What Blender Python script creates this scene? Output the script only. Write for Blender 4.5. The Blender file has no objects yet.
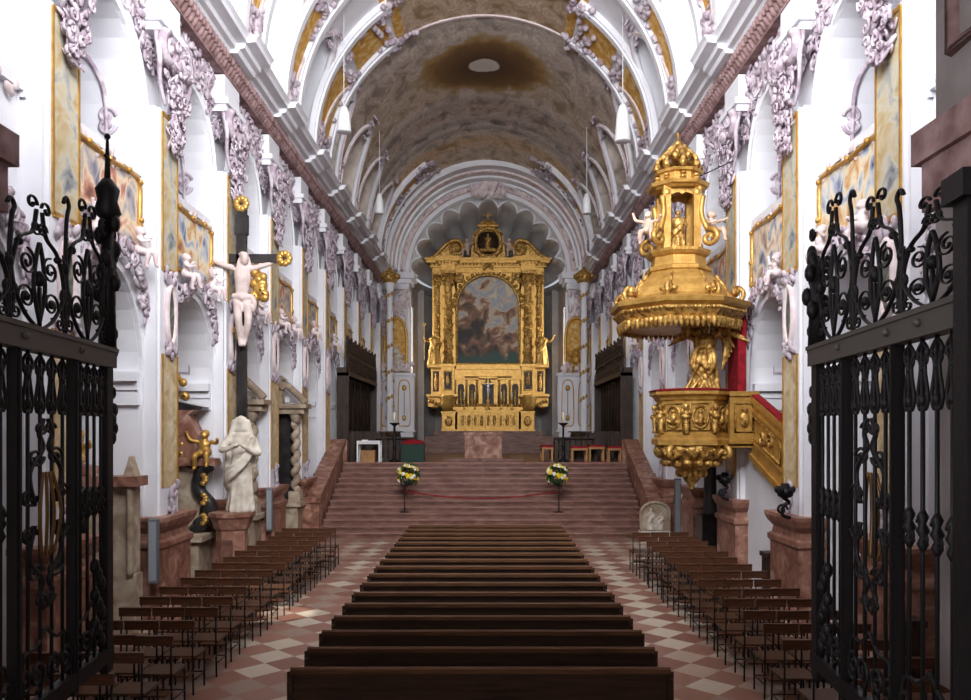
import bpy, bmesh, math, random
from mathutils import Matrix, Vector, noise
C = bpy.context.scene
PI = math.pi
R = math.radians

# ------------------------------------------------------------------ camera, world, lights, exposure
CAMX, CAMZ, FPX, VPX, VPY = 0.15, 3.1, 780.0, 489.0, 430.0
cam = bpy.data.cameras.new('camera'); cam_ob = bpy.data.objects.new('camera', cam)
C.collection.objects.link(cam_ob); C.camera = cam_ob
cam.sensor_width = 36.0; cam.lens = FPX / 971 * 36
cam.shift_x = -(VPX - 485.5) / 971; cam.shift_y = (VPY - 350) / 971
cam_ob.location = (CAMX, 0, CAMZ); cam_ob.rotation_euler = (PI / 2, 0, 0)
cam.clip_start = 0.05; cam.clip_end = 200

C.view_settings.view_transform = 'Standard'; C.view_settings.look = 'None'
C.view_settings.gamma = 1.0; C.view_settings.use_curve_mapping = False
C.view_settings.exposure = 0.15
C.cycles.use_denoising = True
C.cycles.max_bounces = 8; C.cycles.diffuse_bounces = 5; C.cycles.glossy_bounces = 3
C.cycles.sample_clamp_indirect = 6.0

W = bpy.data.worlds.new('world'); C.world = W; W.use_nodes = True
W.node_tree.nodes['Background'].inputs[0].default_value = (0.85, 0.92, 1, 1)
W.node_tree.nodes['Background'].inputs[1].default_value = 0.5

WIN_RIGHT, WIN_LEFT, WIN_LOW, WIN_CLERE, WIN_CHOIR = 6.2, 1.6, 5.0, 4.2, 105.0
def area(name, loc, rot, sx, sy, power, col=(1, 1, 1)):
    l = bpy.data.lights.new(name, 'AREA'); l.shape = 'RECTANGLE'; l.size = sx; l.size_y = sy
    l.energy = power; l.color = col
    o = bpy.data.objects.new(name, l); C.collection.objects.link(o); o.location = loc; o.rotation_euler = rot
    return o
# daylight of the west windows above the portal, behind the camera, shining down the nave
area('west_window_light', (0, 5.3, 11.0), (R(86), 0, 0), 7, 5, 1500, (0.97, 0.98, 1)).data.spread = R(130)
area('vestibule_fill_light', (-7.6, 0, 5.0), (0, R(-90), R(15)), 3, 2, 600, (0.97, 0.98, 1))  # unseen fill added to brighten the right portal jamb and the gates
area('entrance_fill_light', (0, -3.1, 4.5), (R(85), 0, 0), 4, 3, 120, (1, .97, .93))  # fill lamp added behind the camera for the dark jambs and gates
# low sun that reaches the nave floor through a southern window
sp = bpy.data.lights.new('sunbeam', 'SPOT'); sp.energy = 9000; sp.spot_size = R(5.0); sp.spot_blend = 0.15; sp.shadow_soft_size = 0.05; sp.color = (1, .94, .84)
spo = bpy.data.objects.new('sunbeam', sp); C.collection.objects.link(spo); spo.location = (6.9, 13.9, 8.9)
spo.rotation_euler = (Vector((-3.2, 13.2, 0.4)) - Vector(spo.location)).to_track_quat('-Z', 'Y').to_euler()

# ------------------------------------------------------------------ helpers
class MB:
    base = Matrix.Identity(4)
    def __init__(s): s.v = []; s.f = []; s.mi = []; s.sm = []; s.M = MB.base.copy(); s.cm = 0
    def add(s, vs, fs, mat=None, smooth=False):
        b = len(s.v); M = s.M; mat = s.cm if mat is None else mat
        s.v += [tuple(M @ Vector(p)) for p in vs]
        for f in fs: s.f.append(tuple(b + i for i in f)); s.mi.append(mat); s.sm.append(smooth)
    def box(s, x0, x1, y0, y1, z0, z1, mat=None):
        vs = [(x, y, z) for z in (z0, z1) for y in (y0, y1) for x in (x0, x1)]
        s.add(vs, [(0, 2, 3, 1), (4, 5, 7, 6), (0, 1, 5, 4), (2, 6, 7, 3), (0, 4, 6, 2), (1, 3, 7, 5)], mat)
    def cbox(s, c, d, mat=None):
        s.box(c[0]-d[0]/2, c[0]+d[0]/2, c[1]-d[1]/2, c[1]+d[1]/2, c[2]-d[2]/2, c[2]+d[2]/2, mat)
    def prism(s, pts, ax, d0, d1, mat=None, smooth=False):
        """pts 2D; ax 'x','y','z' = extrusion axis; pts are the other two coords in order"""
        def m(p, d): return {'x': (d, p[0], p[1]), 'y': (p[0], d, p[1]), 'z': (p[0], p[1], d)}[ax]
        n = len(pts)
        s.add([m(p, d0) for p in pts] + [m(p, d1) for p in pts],
              [tuple(range(n)), tuple(range(2*n-1, n-1, -1))], mat)
        s.add([m(p, d0) for p in pts] + [m(p, d1) for p in pts],
              [(i, (i+1) % n, n+(i+1) % n, n+i) for i in range(n)], mat, smooth)
    def lathe(s, prof, c=(0, 0, 0), seg=16, a0=0, a1=2*PI, mat=None, smooth=True, sx=1, sy=1, fold=None):
        full = abs(a1-a0-2*PI) < 1e-6; n = seg if full else seg+1
        vs = []
        for r, z in prof:
            for i in range(n):
                a = a0+(a1-a0)*i/seg
                k = fold(a, z) if fold else 1
                vs.append((c[0]+r*k*sx*math.cos(a), c[1]+r*k*sy*math.sin(a), c[2]+z))
        fs = []
        for j in range(len(prof)-1):
            for i in range(seg):
                i2 = (i+1) % n
                fs.append((j*n+i, j*n+i2, (j+1)*n+i2, (j+1)*n+i))
        if full:
            if prof[0][0] > 1e-6: fs.append(tuple(range(n-1, -1, -1)))
            if prof[-1][0] > 1e-6: fs.append(tuple((len(prof)-1)*n+i for i in range(n)))
        s.add(vs, fs, mat, smooth)
    def ball(s, c, r, seg=8, rings=6, mat=None, rot=None):
        if not isinstance(r, (tuple, list)): r = (r, r, r)
        vs = [(0, 0, -r[2])]
        for j in range(1, rings):
            t = PI*j/rings
            for i in range(seg):
                a = 2*PI*i/seg
                vs.append((r[0]*math.sin(t)*math.cos(a), r[1]*math.sin(t)*math.sin(a), -r[2]*math.cos(t)))
        vs.append((0, 0, r[2])); L = len(vs)-1
        fs = [(0, 1+(i+1) % seg, 1+i) for i in range(seg)]
        for j in range(rings-2):
            for i in range(seg):
                a = 1+j*seg; fs.append((a+i, a+(i+1) % seg, a+seg+(i+1) % seg, a+seg+i))
        a = 1+(rings-2)*seg
        fs += [(L, a+i, a+(i+1) % seg) for i in range(seg)]
        if rot is not None: vs = [rot @ Vector(v) for v in vs]
        s.add([(v[0]+c[0], v[1]+c[1], v[2]+c[2]) for v in vs], fs, mat, True)
    def tube(s, path, r, seg=6, closed=False, mat=None, flat=None):
        P = [Vector(p) for p in path]; n = len(P)
        if n < 2: return
        rr = list(r) if isinstance(r, (list, tuple)) else [r]*n
        vs = []; up = None
        for i in range(n):
            if closed: d = P[(i+1) % n]-P[i-1]
            else: d = P[min(i+1, n-1)]-P[max(i-1, 0)]
            d = d.normalized() if d.length > 1e-9 else Vector((0, 0, 1))
            if up is None:
                up = Vector((0, 0, 1)) if abs(d.z) < .9 else Vector((0, 1, 0))
            a = d.cross(up)
            a = a.normalized() if a.length > 1e-6 else d.orthogonal().normalized()
            b = a.cross(d).normalized(); up = b
            for k in range(seg):
                t = 2*PI*(k+.5)/seg
                o = a*math.cos(t)*rr[i]+b*math.sin(t)*rr[i]
                if flat: o = Vector((o.x*flat[0], o.y*flat[1], o.z*flat[2]))
                vs.append(P[i]+o)
        fs = []
        for i in range(n if closed else n-1):
            j = (i+1) % n
            for k in range(seg):
                k2 = (k+1) % seg; fs.append((i*seg+k, i*seg+k2, j*seg+k2, j*seg+k))
        if not closed: fs += [tuple(range(seg-1, -1, -1)), tuple((n-1)*seg+k for k in range(seg))]
        s.add(vs, fs, mat, seg > 4)
    def sweep(s, prof, path, mat=None, closed=False):
        """prof: (side, up) list swept along a path lying in a vertical or horizontal plane given as (pos, sideVec, upVec)"""
        n = len(prof); vs = []
        for (p, a, b) in path:
            for q in prof: vs.append(Vector(p)+Vector(a)*q[0]+Vector(b)*q[1])
        m = len(path); fs = []
        for i in range(m if closed else m-1):
            j = (i+1) % m
            for k in range(n): fs.append((i*n+k, i*n+(k+1) % n, j*n+(k+1) % n, j*n+k))
        if not closed: fs += [tuple(range(n-1, -1, -1)), tuple((m-1)*n+k for k in range(n))]
        s.add(vs, fs, mat, False)
    def mesh(s, name, loc=(0, 0, 0)):
        me = bpy.data.meshes.new(name)
        me.from_pydata([(v[0]-loc[0], v[1]-loc[1], v[2]-loc[2]) for v in s.v], [], s.f)
        me.polygons.foreach_set('material_index', s.mi); me.polygons.foreach_set('use_smooth', s.sm)
        bm = bmesh.new(); bm.from_mesh(me); bmesh.ops.recalc_face_normals(bm, faces=bm.faces); bm.to_mesh(me); bm.free()
        return me
    def build(s, name, mats, parent=None, loc=(0, 0, 0), me=None):
        me = me or s.mesh(name, loc)
        for m in (mats if isinstance(mats, (list, tuple)) else [mats]): me.materials.append(m)
        o = bpy.data.objects.new(name, me); C.collection.objects.link(o)
        o.location = loc
        if parent: o.parent = parent
        return o
    def fuse(s, name, mats, voxel, parent=None, loc=(0, 0, 0)):
        """one continuous skin over everything collected (sculpture)"""
        me = s.mesh('tmp', loc); t = bpy.data.objects.new('tmp', me); C.collection.objects.link(t)
        m = t.modifiers.new('r', 'REMESH'); m.mode = 'VOXEL'; m.voxel_size = voxel
        m2 = t.modifiers.new('s', 'SMOOTH'); m2.factor = .4; m2.iterations = 1
        dg = bpy.context.evaluated_depsgraph_get()
        me2 = bpy.data.meshes.new_from_object(t.evaluated_get(dg))
        bpy.data.objects.remove(t); bpy.data.meshes.remove(me)
        me2.name = name
        me2.materials.clear()
        me2.polygons.foreach_set('use_smooth', [True]*len(me2.polygons))
        me2.polygons.foreach_set('material_index', [0]*len(me2.polygons))
        return s.build(name, mats, parent, loc, me2)

def tag(o, label=None, cat=None, group=None, kind=None):
    if label: o['label'] = label
    if cat: o['category'] = cat
    if group: o['group'] = group
    if kind: o['kind'] = kind
    return o
def thing(name, label, cat, loc=(0, 0, 0), rz=0, group=None):
    o = bpy.data.objects.new(name, None); C.collection.objects.link(o)
    o.empty_display_size = .2; o.location = loc; o.rotation_euler = (0, 0, rz)
    return tag(o, label, cat, group)
def struct(name, mb, mats, loc=(0, 0, 0), rz=0):
    o = mb.build(name, mats, None, loc); o['kind'] = 'structure'; o.rotation_euler = (0, 0, rz); return o
def copy_tree(o, parent=None):
    c = o.copy(); C.collection.objects.link(c)
    if parent: c.parent = parent
    for ch in list(o.children): copy_tree(ch, c)
    return c
def dup(o, loc, rz=0, label=None, group=None):
    c = copy_tree(o); c.location = loc; c.rotation_euler = (0, 0, rz)
    if label: c['label'] = label
    if group: c['group'] = group
    return c
ORD = ['first', 'second', 'third', 'fourth', 'fifth', 'sixth', 'seventh', 'eighth', 'ninth', 'tenth', 'eleventh', 'twelfth',
       'thirteenth', 'fourteenth', 'fifteenth', 'sixteenth', 'seventeenth', 'eighteenth']
def crom(pts, n=6, closed=False):
    P = [Vector(p) for p in pts]; out = []; m = len(P)
    for i in range(m if closed else m-1):
        if closed: a, b, c, d = P[i-1], P[i], P[(i+1) % m], P[(i+2) % m]
        else: a, b, c, d = P[max(i-1, 0)], P[i], P[i+1], P[min(i+2, m-1)]
        for k in range(n):
            t = k/n
            out.append(.5*((2*b)+(c-a)*t+(2*a-5*b+4*c-d)*t*t+(3*b-a-3*c+d)*t**3))
    if not closed: out.append(P[-1])
    return out
def spiral(cx, cz, r0, a0, turns, ccw=1, n=None, rend=.15, y=0):
    """in the xz plane, starting at radius r0 angle a0, winding in"""
    n = n or max(8, int(turns*14)); out = []
    for i in range(n+1):
        t = i/n; r = r0*(1-t)+r0*rend*t; a = a0+ccw*turns*2*PI*t
        out.append((cx+r*math.cos(a), y, cz+r*math.sin(a)))
    return out

# ------------------------------------------------------------------ materials
def mat(name, col=(.8, .8, .8), rough=.6, metal=0.0, col2=None, scale=3.0, bump=0.0, bscale=20.0, detail=6, lo=.35, hi=.65, spec=.3, coord='Object', dist=0.0):
    m = bpy.data.materials.new(name); m.use_nodes = True; N = m.node_tree.nodes; L = m.node_tree.links
    b = N['Principled BSDF']; b.inputs['Roughness'].default_value = rough; b.inputs['Metallic'].default_value = metal
    b.inputs['Specular IOR Level'].default_value = spec
    b.inputs['Base Color'].default_value = (*col, 1)
    tc = N.new('ShaderNodeTexCoord')
    if col2:
        n = N.new('ShaderNodeTexNoise'); n.inputs['Scale'].default_value = scale; n.inputs['Detail'].default_value = detail
        n.inputs['Distortion'].default_value = dist
        r = N.new('ShaderNodeValToRGB'); e = r.color_ramp.elements
        e[0].position = lo; e[0].color = (*col, 1); e[1].position = hi; e[1].color = (*col2, 1)
        L.new(tc.outputs[coord], n.inputs['Vector']); L.new(n.outputs['Fac'], r.inputs[0]); L.new(r.outputs[0], b.inputs['Base Color'])
    if bump:
        n2 = N.new('ShaderNodeTexNoise'); n2.inputs['Scale'].default_value = bscale; n2.inputs['Detail'].default_value = 4
        bp = N.new('ShaderNodeBump'); bp.inputs['Strength'].default_value = bump; bp.inputs['Distance'].default_value = .02
        L.new(tc.outputs[coord], n2.inputs['Vector']); L.new(n2.outputs['Fac'], bp.inputs['Height']); L.new(bp.outputs[0], b.inputs['Normal'])
    return m
def s2l(r, g, b):
    f = lambda c: (c/255/12.92) if c/255 <= .04045 else ((c/255+.055)/1.055)**2.4
    return (f(r), f(g), f(b))
def multi(name, stops, scale=2.0, detail=5, dist=1.0, rough=.7, coord='Object', bump=0, metal=0, sc3=None):
    m = mat(name, rough=rough, metal=metal); N = m.node_tree.nodes; L = m.node_tree.links; b = N['Principled BSDF']
    tc = N.new('ShaderNodeTexCoord'); n = N.new('ShaderNodeTexNoise'); n.inputs['Scale'].default_value = scale
    n.inputs['Detail'].default_value = detail; n.inputs['Distortion'].default_value = dist
    r = N.new('ShaderNodeValToRGB'); e = r.color_ramp.elements
    e[0].position = stops[0][0]; e[0].color = (*s2l(*stops[0][1]), 1)
    e[1].position = stops[-1][0]; e[1].color = (*s2l(*stops[-1][1]), 1)
    for p, c in stops[1:-1]: x = e.new(p); x.color = (*s2l(*c), 1)
    if sc3:
        mp = N.new('ShaderNodeMapping'); mp.inputs['Scale'].default_value = sc3
        L.new(tc.outputs[coord], mp.inputs[0]); L.new(mp.outputs[0], n.inputs['Vector'])
    else: L.new(tc.outputs[coord], n.inputs['Vector'])
    L.new(n.outputs['Fac'], r.inputs[0]); L.new(r.outputs[0], b.inputs['Base Color'])
    if bump:
        bp = N.new('ShaderNodeBump'); bp.inputs['Strength'].default_value = bump; bp.inputs['Distance'].default_value = .02
        L.new(n.outputs['Fac'], bp.inputs['Height']); L.new(bp.outputs[0], b.inputs['Normal'])
    return m
def emis(name, col, strength):
    m = bpy.data.materials.new(name); m.use_nodes = True; N = m.node_tree.nodes; N.clear()
    e = N.new('ShaderNodeEmission'); o = N.new('ShaderNodeOutputMaterial')
    e.inputs[0].default_value = (*col, 1); e.inputs[1].default_value = strength
    m.node_tree.links.new(e.outputs[0], o.inputs[0]); return m

M_plaster = mat('white_plaster', s2l(232, 232, 238), .75, col2=s2l(222, 222, 228), scale=1.2, bump=.05, bscale=30)
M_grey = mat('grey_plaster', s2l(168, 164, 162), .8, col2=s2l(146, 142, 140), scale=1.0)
M_stucco = mat('lilac_stucco', s2l(204, 193, 202), .7, col2=s2l(158, 141, 154), scale=5, bump=.5, bscale=22, lo=.38, hi=.62)
M_stucco_dark = mat('rose_stucco', s2l(168, 138, 138), .75, col2=s2l(120, 92, 90), scale=5, bump=.3, bscale=30)
M_stucco_pale = mat('pale_rose_stucco', s2l(232, 220, 220), .7, col2=s2l(208, 188, 190), scale=4, bump=.2, bscale=30)
M_gold = mat('gilding', s2l(208, 166, 92), .36, .5, col2=s2l(166, 122, 56), scale=7, bump=.35, bscale=28, lo=.3, hi=.75)
M_gold_carved = mat('carved_gilding', s2l(212, 172, 98), .38, .5, col2=s2l(128, 88, 38), scale=11, bump=.9, bscale=22, lo=.38, hi=.62, detail=3)
M_ochre = multi('ochre_panel', [(.35, (196, 140, 52)), (.5, (212, 164, 84)), (.65, (226, 196, 140))], 5, 5, .5)
M_marble = multi('red_marble', [(.3, (104, 68, 56)), (.45, (138, 96, 81)), (.55, (156, 114, 98)), (.7, (186, 154, 136))], 3.0, 8, 1.2, rough=.4)
M_marble_step = multi('red_marble_steps', [(.3, (96, 66, 59)), (.5, (118, 84, 75)), (.7, (142, 108, 97))], 2.2, 8, .8, rough=.4, sc3=(1, 3, 3))
M_nosing_lit = multi('red_marble_nosing_lit', [(.3, (126, 92, 82)), (.5, (148, 112, 101)), (.7, (168, 134, 122))], 2.2, 8, .8, rough=.35, sc3=(1, 3, 3))  # paler copy of the step marble: light on the treads painted in
M_stone = multi('beige_stone', [(.3, (130, 112, 94)), (.5, (168, 150, 130)), (.7, (196, 184, 166))], 3, 6, .6)
M_statue = multi('statue_stone', [(.3, (178, 166, 150)), (.6, (222, 214, 202))], 5, 4, .3)
M_flesh = mat('painted_carving', s2l(214, 190, 170), .5, col2=s2l(190, 158, 140), scale=6)
M_flesh_pale = mat('pale_painted_carving', s2l(216, 200, 196), .6, col2=s2l(192, 172, 168), scale=5)
M_pew = multi('pew_wood', [(.3, (40, 28, 23)), (.6, (66, 46, 36))], 4, 5, .4, rough=.35, sc3=(.5, 6, 6))
M_pewtop_lit = multi('pew_rail_highlight', [(.3, (72, 48, 34)), (.6, (104, 72, 50))], 4, 5, .4, rough=.3, sc3=(.5, 6, 6))  # lighter than the pew backs: highlight along the top edges painted in
M_seatwood = multi('chair_seat_wood', [(.3, (66, 44, 31)), (.6, (96, 66, 46))], 5, 5, .4, rough=.35, sc3=(1, 6, 6))
M_chairwood = multi('chair_wood', [(.3, (64, 40, 28)), (.6, (96, 62, 44))], 5, 5, .4, rough=.35, sc3=(1, 6, 6))
M_oak = multi('dark_oak', [(.3, (34, 25, 21)), (.6, (66, 50, 42))], 4, 5, .5, rough=.45, sc3=(3, 3, .6))
M_lightwood = multi('light_wood', [(.3, (150, 110, 70)), (.6, (180, 136, 90))], 4, 4, .4)
M_iron = mat('wrought_iron', s2l(30, 28, 31), .5, .5, spec=.4, bump=.1, bscale=60)
M_ironbar = mat('iron_rail', s2l(88, 84, 82), .5, .5)
M_bronze = mat('gilded_iron', s2l(110, 82, 50), .45, .6)
M_red = mat('red_velvet', s2l(150, 22, 34), .85, col2=s2l(116, 12, 24), scale=8)
M_grn = mat('dark_green_board', s2l(28, 56, 46), .6)
M_leaf = mat('leaf_green', s2l(52, 84, 36), .6, col2=s2l(30, 54, 24), scale=15)
M_yellow = mat('yellow_petals', s2l(236, 206, 44), .6)
M_whitepetal = mat('white_petals', s2l(238, 236, 230), .6)
M_white = mat('white_enamel', s2l(235, 236, 240), .4)
M_greymetal = mat('grey_metal', s2l(120, 126, 134), .45, .3)
M_shell = mat('shell_plaster', s2l(206, 202, 200), .8, col2=s2l(186, 182, 180), scale=1.0)
M_wax = mat('candle_wax', s2l(236, 228, 206), .5)
M_black = mat('black_marble', s2l(36, 34, 36), .3, col2=s2l(60, 56, 56), scale=4)
M_strip = multi('painted_pilaster', [(.32, (104, 112, 122)), (.42, (164, 164, 160)), (.5, (196, 190, 172)), (.6, (190, 172, 136)), (.72, (168, 142, 98))], 2.6, 9, .6)
M_yellowmarble = multi('ochre_marble', [(.3, (178, 152, 110)), (.5, (206, 186, 148)), (.7, (222, 210, 186))], 4, 8, .8)
M_greenmarble = multi('verde_marble', [(.3, (58, 66, 64)), (.5, (100, 104, 98)), (.65, (150, 142, 120))], 6, 6, 1.2)
M_canvas = []
for i, st in enumerate([[(.3, (92, 92, 118)), (.42, (176, 168, 168)), (.5, (226, 206, 176)), (.58, (196, 140, 120)), (.68, (120, 84, 70))],
                        [(.3, (70, 84, 120)), (.42, (186, 192, 204)), (.5, (230, 218, 190)), (.6, (206, 162, 110)), (.7, (150, 92, 80))],
                        [(.3, (110, 100, 96)), (.42, (200, 180, 160)), (.52, (228, 214, 196)), (.6, (150, 160, 176)), (.7, (84, 78, 96))]]):
    M_canvas.append(multi('gallery_canvas_paint', st, 2.0, 8, .7, sc3=(1, 1.3, 1)))

def fin(m):   # shortcut
    return m.node_tree.nodes, m.node_tree.links, m.node_tree.nodes['Principled BSDF']
# floor: lozenge tiles in red, cream and grey
M_floor = mat('lozenge_tile_floor', rough=.35, spec=.4)
N, L, b = fin(M_floor)
tc = N.new('ShaderNodeTexCoord'); mp = N.new('ShaderNodeMapping'); mp.inputs['Rotation'].default_value = (0, 0, R(45)); mp.inputs['Scale'].default_value = (2.25, 2.25, 2.25)
L.new(tc.outputs['Object'], mp.inputs[0])
ck = N.new('ShaderNodeTexChecker'); ck.inputs['Scale'].default_value = 1.0; L.new(mp.outputs[0], ck.inputs[0])
fl = N.new('ShaderNodeVectorMath'); fl.operation = 'FLOOR'; L.new(mp.outputs[0], fl.inputs[0])
wn = N.new('ShaderNodeTexWhiteNoise'); L.new(fl.outputs[0], wn.inputs[0])
r1 = N.new('ShaderNodeValToRGB'); e = r1.color_ramp.elements; r1.color_ramp.interpolation = 'CONSTANT'
e[0].color = (*s2l(206, 192, 174), 1); e[1].position = .55; e[1].color = (*s2l(164, 140, 126), 1); x = e.new(.8); x.color = (*s2l(188, 166, 150), 1)
r2 = N.new('ShaderNodeValToRGB'); e = r2.color_ramp.elements
e[0].color = (*s2l(140, 98, 84), 1); e[1].color = (*s2l(166, 124, 108), 1)
L.new(wn.outputs[0], r1.inputs[0]); L.new(wn.outputs[0], r2.inputs[0])
mx = N.new('ShaderNodeMixRGB'); L.new(ck.outputs['Fac'], mx.inputs[0]); L.new(r1.outputs[0], mx.inputs[1]); L.new(r2.outputs[0], mx.inputs[2])
nz = N.new('ShaderNodeTexNoise'); nz.inputs['Scale'].default_value = 6; nz.inputs['Detail'].default_value = 8; L.new(tc.outputs['Object'], nz.inputs[0])
m2 = N.new('ShaderNodeMixRGB'); m2.blend_type = 'MULTIPLY'; m2.inputs[0].default_value = .15
L.new(mx.outputs[0], m2.inputs[1]); L.new(nz.outputs['Fac'], m2.inputs[2]); L.new(m2.outputs[0], b.inputs['Base Color'])

# choir fresco: painted dome with a pale lantern, painted cornices and groups of figures
M_fresco = mat('choir_fresco', rough=.85)
N, L, b = fin(M_fresco)
tc = N.new('ShaderNodeTexCoord'); sep = N.new('ShaderNodeSeparateXYZ'); L.new(tc.outputs['Object'], sep.inputs[0])
nz = N.new('ShaderNodeTexNoise'); nz.inputs['Scale'].default_value = 1.9; nz.inputs['Detail'].default_value = 10; nz.inputs['Distortion'].default_value = .5
mpn = N.new('ShaderNodeMapping'); mpn.inputs['Scale'].default_value = (1, .7, 1); L.new(tc.outputs['Object'], mpn.inputs[0]); L.new(mpn.outputs[0], nz.inputs[0])
fig = N.new('ShaderNodeValToRGB'); e = fig.color_ramp.elements
for p, c in [(.4, (142, 126, 117)), (.46, (205, 187, 171)), (.5, (176, 155, 144)), (.54, (236, 227, 218)), (.58, (198, 171, 144)), (.63, (218, 211, 209)), (.7, (176, 140, 115))]:
    x = e.new(p); x.color = (*s2l(*c), 1)
e[0].position = .28; e[0].color = (*s2l(88, 76, 70), 1); e[len(e)-1].color = (*s2l(120, 96, 80), 1)
L.new(nz.outputs['Fac'], fig.inputs[0])
def math_(op, a, bb=None, clamp=False):
    n = N.new('ShaderNodeMath'); n.operation = op; n.use_clamp = clamp
    for i, q in enumerate((a, bb)):
        if q is None: continue
        if isinstance(q, (int, float)): n.inputs[i].default_value = q
        else: L.new(q, n.inputs[i])
    return n.outputs[0]
# wobble y with noise
yw = math_('ADD', sep.outputs[1], math_('MULTIPLY', math_('SUBTRACT', nz.outputs['Fac'], .5), .9))
band = N.new('ShaderNodeValToRGB'); band.color_ramp.interpolation = 'LINEAR'; e = band.color_ramp.elements
stops = [(24.3, (225, 218, 209)), (24.8, (174, 165, 158)), (25.2, (216, 209, 200)), (25.8, (169, 156, 144)), (29.3, (196, 174, 138)), (29.9, (225, 218, 209)), (30.3, (171, 160, 151)), (31.2, (185, 162, 147)), (31.9, (205, 198, 191)), (32.4, (135, 133, 133)),
         (32.8, (227, 225, 221)), (33.2, (156, 153, 151)), (33.7, (236, 227, 212)), (34.5, (238, 194, 113)), (35.5, (240, 223, 194))]
L.new(math_('DIVIDE', math_('SUBTRACT', yw, 24.0), 14.0), band.inputs[0])
e[0].position = 0; e[0].color = (*s2l(174, 140, 84), 1); e[1].position = 1; e[1].color = (*s2l(218, 194, 162), 1)
for p, c in stops: x = e.new((p-24)/14); x.color = (*s2l(*c), 1)
mxa = N.new('ShaderNodeMixRGB'); mxa.inputs[0].default_value = .45; L.new(fig.outputs[0], mxa.inputs[1]); L.new(band.outputs[0], mxa.inputs[2])
# dome ellipse
ex = math_('DIVIDE', sep.outputs[0], 2.5); ey = math_('DIVIDE', math_('SUBTRACT', sep.outputs[1], 27.5), 2.2)
rr = math_('SQRT', math_('ADD', math_('MULTIPLY', ex, ex), math_('MULTIPLY', ey, ey)))
rw = math_('ADD', rr, math_('MULTIPLY', math_('SUBTRACT', nz.outputs['Fac'], .5), .9))
dome = N.new('ShaderNodeValToRGB'); e = dome.color_ramp.elements
e[0].position = 0; e[0].color = (*s2l(206, 198, 184), 1); e[1].position = 1.0; e[1].color = (*s2l(190, 170, 140), 1)
for p, c in [(.2, (214, 206, 194)), (.23, (92, 68, 48)), (.45, (108, 80, 52)), (.7, (128, 98, 62)), (.82, (168, 134, 84)), (.92, (176, 158, 128))]:
    x = e.new(p); x.color = (*s2l(*c), 1)
L.new(math_('ADD', rr, math_('MULTIPLY', math_('SUBTRACT', nz.outputs['Fac'], .5), math_('MULTIPLY', rr, .5))), dome.inputs[0])
inside = N.new('ShaderNodeValToRGB'); e = inside.color_ramp.elements; e[0].position = .9; e[0].color = (1, 1, 1, 1); e[1].position = 1.0; e[1].color = (0, 0, 0, 1)
L.new(rw, inside.inputs[0])
mxb = N.new('ShaderNodeMixRGB'); L.new(inside.outputs[0], mxb.inputs[0]); L.new(mxa.outputs[0], mxb.inputs[1]); L.new(dome.outputs[0], mxb.inputs[2])
L.new(mxb.outputs[0], b.inputs['Base Color'])
M_lunette = multi('lunette_fresco', [(.3, (136, 122, 112)), (.5, (192, 180, 170)), (.7, (232, 218, 206))], 1.3, 6, 1.0)
M_sky_r = emis('bright_window_glass', (1, .99, .97), WIN_RIGHT)
M_sky_l = emis('window_glass', (.93, .96, 1), WIN_LEFT)
M_sky_low = emis('aisle_window_glass', (.95, .97, 1), WIN_LOW)
M_sky_c = emis('clerestory_glass', (.95, .97, 1), WIN_CLERE)
M_apse_glow = emis('added_apse_glow', (1, .98, .95), 15)
M_sky_ch = emis('choir_window_glass', (1, .98, .96), WIN_CHOIR)
# ------------------------------------------------------------------ structure
BAY = 3.2; PIERS = [6.65 + BAY*k for k in range(11)]      # pier axes, 6.65 ... 38.65
WX = 5.5; CH = 2.0; Y_END = 40.0; Z_SPR = 11.0
SIDES = {'left': -1, 'right': 1}
def place(o, side, y, z=0):                              # wall-local frame: +x towards the nave, origin on the wall face
    o.location = (SIDES[side]*WX, y, z); o.rotation_euler = (0, 0, 0 if side == 'left' else PI)

m = MB(); m.box(-8, 8, -3.5, 46.5, -.3, 0); struct('floor', m, M_floor)
m = MB(); m.box(-8, 8, 26.4, 46.5, .002, CH); struct('floor_chancel', m, M_marble_step)
# chancel steps: 13 risers
m = MB(); nr = 13; tr = 4.0/12
for i in range(nr-1):
    z1 = CH*(i+1)/nr; y0 = 22.4+tr*i
    m.box(-4.75, 4.75, y0, 26.4, CH*i/nr, z1-.045, 0); m.box(-4.75, 4.75, y0-.045, 26.4, z1-.045, z1, 1)
m.box(-4.75, 4.75, 26.355, 26.5, CH-.045, CH+.003, 1)
struct('trim_1', m, [M_marble_step, M_nosing_lit])['label'] = 'red marble steps up to the chancel'
# steps to the high altar
m = MB()
for i, y in enumerate((37.2, 37.6, 38.0, 38.4)): m.box(-3.1+.1, 3.3, y, 46.3, CH+.2*i, CH+.2*(i+1))
m.box(-2.75, 2.95, 40.9, 43.0, CH+.8, 3.05)
struct('trim_2', m, M_marble_step)
# vestibule platform with the steps down into the nave
m = MB(); m.box(-7.9, 7.9, -3.5, 3.4, .002, 1.55); 
for i in range(8): m.box(-2.3, 2.3, 3.4+.3*i, 3.7+.3*i, .002, 1.55-.172*(i+1))
struct('trim_3', m, M_stone)

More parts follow.
